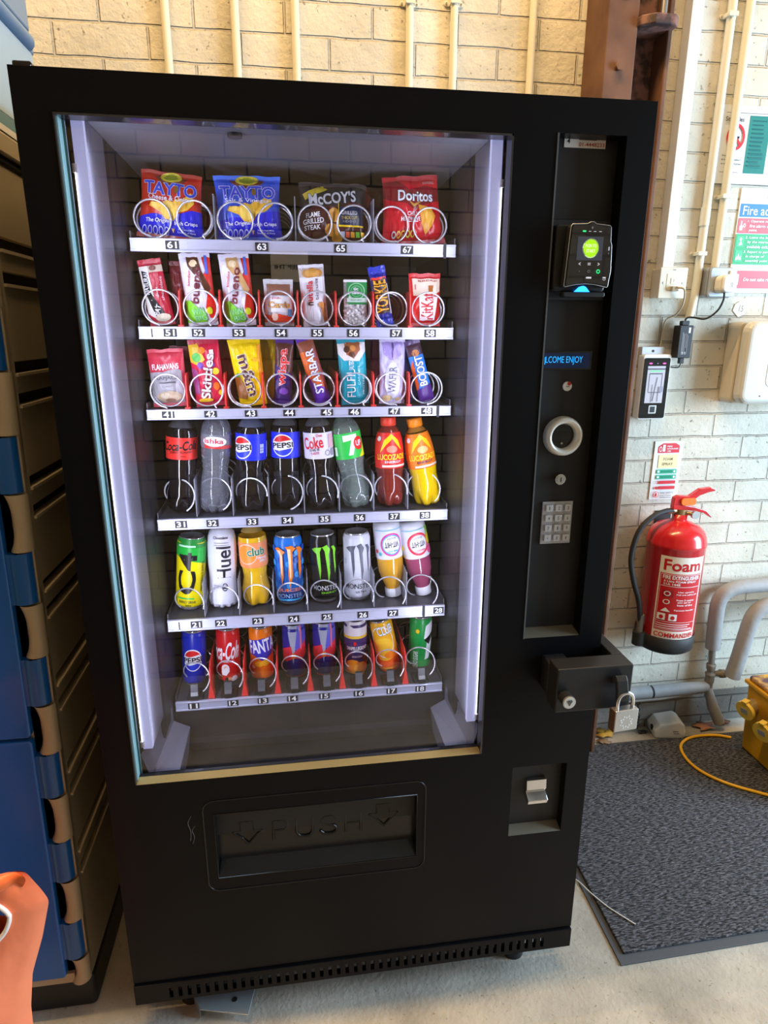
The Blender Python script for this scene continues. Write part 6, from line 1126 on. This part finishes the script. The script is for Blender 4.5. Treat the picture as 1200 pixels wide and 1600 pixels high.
# ================================================================ floor items on the right
M_mat = mat('charcoal_mat_pile', (0.035, 0.036, 0.040), .85)
def _matm():
    n, l, b_ = nodes(M_mat)
    g = n.new('ShaderNodeNewGeometry'); mp = n.new('ShaderNodeMapping'); mp.inputs['Rotation'].default_value = (0, 0, math.radians(-22)); mp.inputs['Scale'].default_value = (70, 270, 1)
    nz = n.new('ShaderNodeTexNoise'); nz.inputs['Scale'].default_value = 1.0; nz.inputs['Detail'].default_value = 3; nz.inputs['Distortion'].default_value = .4
    wv = n.new('ShaderNodeTexWave'); wv.bands_direction = 'Y'; wv.inputs['Scale'].default_value = 26; wv.inputs['Distortion'].default_value = 3.5; wv.inputs['Detail'].default_value = 2; wv.inputs['Detail Scale'].default_value = 3
    l.new(g.outputs['Position'], mp.inputs['Vector']); l.new(mp.outputs[0], nz.inputs['Vector']); l.new(g.outputs['Position'], wv.inputs['Vector'])
    mx = n.new('ShaderNodeMixRGB'); mx.inputs[0].default_value = .0; l.new(nz.outputs['Fac'], mx.inputs[1]); l.new(wv.outputs['Fac'], mx.inputs[2])
    r_ = n.new('ShaderNodeValToRGB'); r_.color_ramp.elements[0].position = .40; r_.color_ramp.elements[0].color = (.009, .009, .011, 1); r_.color_ramp.elements[1].position = .66; r_.color_ramp.elements[1].color = (.15, .15, .17, 1)
    l.new(mx.outputs[0], r_.inputs['Fac']); l.new(r_.outputs['Color'], b_.inputs['Base Color'])
    bp = n.new('ShaderNodeBump'); bp.inputs['Strength'].default_value = 1; bp.inputs['Distance'].default_value = .008; l.new(mx.outputs[0], bp.inputs['Height']); l.new(bp.outputs['Normal'], b_.inputs['Normal'])
_matm()
t = thing('floor_mat', 'charcoal ribbed entrance mat with a grey rubber border on the concrete floor', 'floor mat', (1.85, .39, 0.0))
b = MB(); b.prism([(1.109 - 1.85, -.018 - .39), (2.9 - 1.85, .022 - .39), (2.9 - 1.85, .79 - .39), (1.12 - 1.85, .79 - .39)], .0005, .004, mat('mat_rubber_border', (.075, .08, .09), .6), 'z'); b.build('rubber_border', t, bevel=.001)
b = MB(); b.prism([(1.128 - 1.85, .006 - .39), (2.88 - 1.85, .046 - .39), (2.88 - 1.85, .775 - .39), (1.136 - 1.85, .775 - .39)], .0042, .011, M_mat, 'z'); b.build('pile', t, bevel=.003)
# yellow site transformer
M_yel = mat('transformer_yellow', (0.62, 0.33, 0.008), .42); colour_noise(M_yel, (0.40, 0.20, 0.01), (0.68, 0.37, 0.008), 6, .3, .5, 6)
M_yl = mat('socket_yellow', (0.85, 0.60, 0.08), .35)
t = thing('site_transformer', 'yellow portable site transformer with two yellow sockets, standing on the mat', 'transformer', (2.07, .50, .0115))
b = MB(); Pb = [(1.951 - 2.07, .36 - .50), (2.25 - 2.07, .36 - .50), (2.25 - 2.07, .695 - .50), (1.951 - 2.07, .695 - .50)]
Ptop = [(x + (.0 if x > 0 else -.018), y) for x, y in Pb]
vs = [(p[0], p[1], 0) for p in Pb] + [(p[0], p[1], .265) for p in Ptop]
b.add(vs, [(3, 2, 1, 0), (4, 5, 6, 7), (0, 1, 5, 4), (1, 2, 6, 5), (2, 3, 7, 6), (3, 0, 4, 7)], M_yel); b.build('case', t, bevel=.008, seg=3)
b = MB(); b.box(-.145, .19, -.148, .203, .262, .276, M_yel); b.build('rim', t, bevel=.003)
M_top = mat('transformer_worn_top', (0.45, 0.25, 0.1), .6); colour_noise(M_top, (0.10, 0.055, 0.07), (0.62, 0.34, 0.05), 22, .42, .6, 6)
b = MB(); b.rbox(-.138, .185, -.142, .197, .2765, .292, .015, M_top, 'z'); b.build('lid', t, bevel=.006)
for i, (yy_, zz_) in enumerate(((.655, .210), (.565, .185))):
    b = MB(); Ms = Matrix.Translation((-.128, yy_ - .50, zz_ - .0115)) @ Matrix.Rotation(math.radians(-14), 4, 'Y') @ Matrix.Rotation(math.radians(14), 4, 'Z')
    b.cyl((0, 0, 0), .024, -.040, mat('socket_collar_steel', (.5, .40, .22), .3, metal=.6), 'x', 20, M=Ms); b.build('socket_body', t)
    b = MB(); b.cyl((-.040, 0, 0), .034, -.012, M_yl, 'x', 24, M=Ms); b.box(-.052, -.030, -.010, .010, .020, .038, M_yl, Ms); b.box(-.0535, -.052, -.013, .013, -.010, .010, C(150, 156, 170), Ms); b.build('socket_flap', t, bevel=.002)
b = MB(); b.rbox(-.1305, -.126, -.03, .01, .09, .11, .002, M_yel, 'x'); b.build('moulded_mark', t)
# yellow cable
t = thing('yellow_cable', 'yellow extension cable looping across the floor mat from the transformer', 'cable', (1.80, .60, .011))
b = MB(); b.tube([(p[0] - 1.80, p[1] - .60, .0055 + (p[2] if len(p) > 2 else 0)) for p in [(q.x, q.y, 0) for q in smooth_path([(1.945, .742, 0), (1.90, .762, 0), (1.83, .768, 0), (1.775, .755, 0), (1.730, .720, 0), (1.710, .665, 0), (1.712, .606, 0), (1.735, .555, 0), (1.78, .505, 0), (1.85, .455, 0), (1.93, .40, 0), (2.05, .30, 0), (2.2, .22, 0)], 8)]], .0052, mat('yellow_cable_sheath', (0.80, 0.42, 0.01), .35), 12); b.build('cable', t)
# white ceiling rose / junction box by the wall
t = thing('junction_box', 'white plastic junction box lying on the floor by the wall', 'junction box', (1.735, .822, .0), (0, 0, math.radians(-10)))
b = MB(); b.prism([(-.055, .002), (-.058, .030), (-.040, .058), (.030, .072), (.050, .060), (.058, .030), (.056, .004), (.040, 0), (-.045, 0)], -.035, .045, M_pvcw); b.build('case', t, bevel=.006, seg=3)
b = MB(); b.cyl((-.0585, -.005, .030), .011, .003, M_dark, 'x', 16); b.build('cable_entry', t)
b = MB(); b.box(.010, .030, -.0362, -.0352, .030, .033, GRY); b.box(.014, .034, -.0362, -.0352, .022, .024, GRY); b.build('printed_mark', t)
# tangled black chain
t = thing('wire_chain', 'short black tangled chain lying against the wall beside the junction box', 'chain', (1.622, .845, .0))
b = MB()
for i in range(9):
    z = .125 - i * .013; a = i * 1.3
    lk = [(.006 * math.cos(2 * PI * k / 10) * math.cos(a) + rnd.uniform(-.002, .002) + (.004 * i * .3), .006 * math.cos(2 * PI * k / 10) * math.sin(a), z + .0085 * math.sin(2 * PI * k / 10)) for k in range(10)]
    b.tube(lk, .0014, M_rubber, 6, closed=True)
for i in range(7):
    a = i * .9; lk = [(.016 + i * .004 + .008 * math.cos(2 * PI * k / 10), -.01 + .008 * math.sin(2 * PI * k / 10) * math.cos(a), .006 + .003 * math.sin(2 * PI * k / 10 + a)) for k in range(10)]
    b.tube(lk, .0014, M_rubber, 6, closed=True)
b.build('links', t)
# dry leaves
def leaf(label, cx, cy, col, s, seed, z0=0.0008):
    t = thing('dry_leaf', label, 'leaf', (cx, cy, z0))
    b = MB(); rr = random.Random(seed)
    n = 14; P = [(s * (1 + .45 * math.sin(5 * 2 * PI * k / n + seed)) * math.cos(2 * PI * k / n) * 1.3, s * (1 + .35 * math.sin(5 * 2 * PI * k / n)) * math.sin(2 * PI * k / n), .004 + rr.uniform(0, .010)) for k in range(n)]
    vs = [(0, 0, .006)] + P + [(p[0] * .98, p[1] * .98, p[2] - .0008) for p in P] + [(0, 0, .005)]
    fs = [(0, 1 + k, 1 + (k + 1) % n) for k in range(n)] + [(2 * n + 1, n + 1 + (k + 1) % n, n + 1 + k) for k in range(n)] + [(1 + k, n + 1 + k, n + 1 + (k + 1) % n, 1 + (k + 1) % n) for k in range(n)]
    b.add(vs, fs, col, True); b.build('leaf_blade', t)
leaf('yellow dry leaf on the concrete just right of the vending machine', 1.50, .845, C(206, 160, 60, .6), .028, 2)
leaf('small brown crumpled leaf beside the yellow one near the machine', 1.475, .800, C(150, 120, 90, .6), .018, 4)
leaf('pinkish brown dry leaf by the wall behind the mat', 1.90, .835, C(170, 120, 96, .6), .030, 6)
leaf('small brown leaf fragment at the foot of the wall near the transformer', 1.99, .850, C(120, 76, 50, .6), .020, 9)
# white wire on the mat
t = thing('white_wire', 'thin off-white wire lying curled over the mat edge next to the machine', 'wire', (1.12, .10, .012))
b = MB(); b.tube([(p.x - 1.12, p.y - .10, p.z - .012) for p in smooth_path([(1.04, .260, .004), (1.10, .232, .010), (1.125, .175, .014), (1.150, .130, .013), (1.180, .090, .0135), (1.195, .072, .013)], 8)], .0016, M_pvcw, 6); b.build('wire', t)
# steel plate under the machine
t = thing('steel_plate', 'loose galvanised steel bracket plate poking out from under the machine front left', 'steel plate', (0.175, .02, .0))
b = MB(); b.prism([(-.075, .045), (-.045, -.018), (.060, -.045), (.075, .03), (.04, .10), (-.06, .11)], .022, .025, mat('galvanised_steel', (.42, .48, .52), .4, metal=.6), 'z'); b.box(-.045, .04, .02, .09, .0005, .0215, MATS['galvanised_steel']); b.cyl((.028, -.006, .0252), .006, .0006, M_tagblack, n=12); b.build('plate', t, bevel=.0008)
b = MB(); b.prism([(-.075, .045), (-.045, -.018), (-.045, -.020), (-.078, .043)], .002, .025, MATS['galvanised_steel'], 'z'); b.build('folded_lip', t)
# notice on the wall opposite (seen only mirrored in the glass)
t = thing('reflected_notice', 'white sheet reading KEEP THI on the brick wall opposite, seen mirrored in the glass', 'notice', (0.388, -1.4495, 1.690))
b = MB(); b.box(-.068, .072, .0, .0015, -.050, .060, C(250, 250, 246)); 
art(b, [('t', 'KEEP THI', 0, .5, 1.9, .9, BLK, 0, .03)], lambda u, v, o: (-u, .0016 + o, -.006 + v), .112, .018, (0, 0)); b.build('sheet', t)
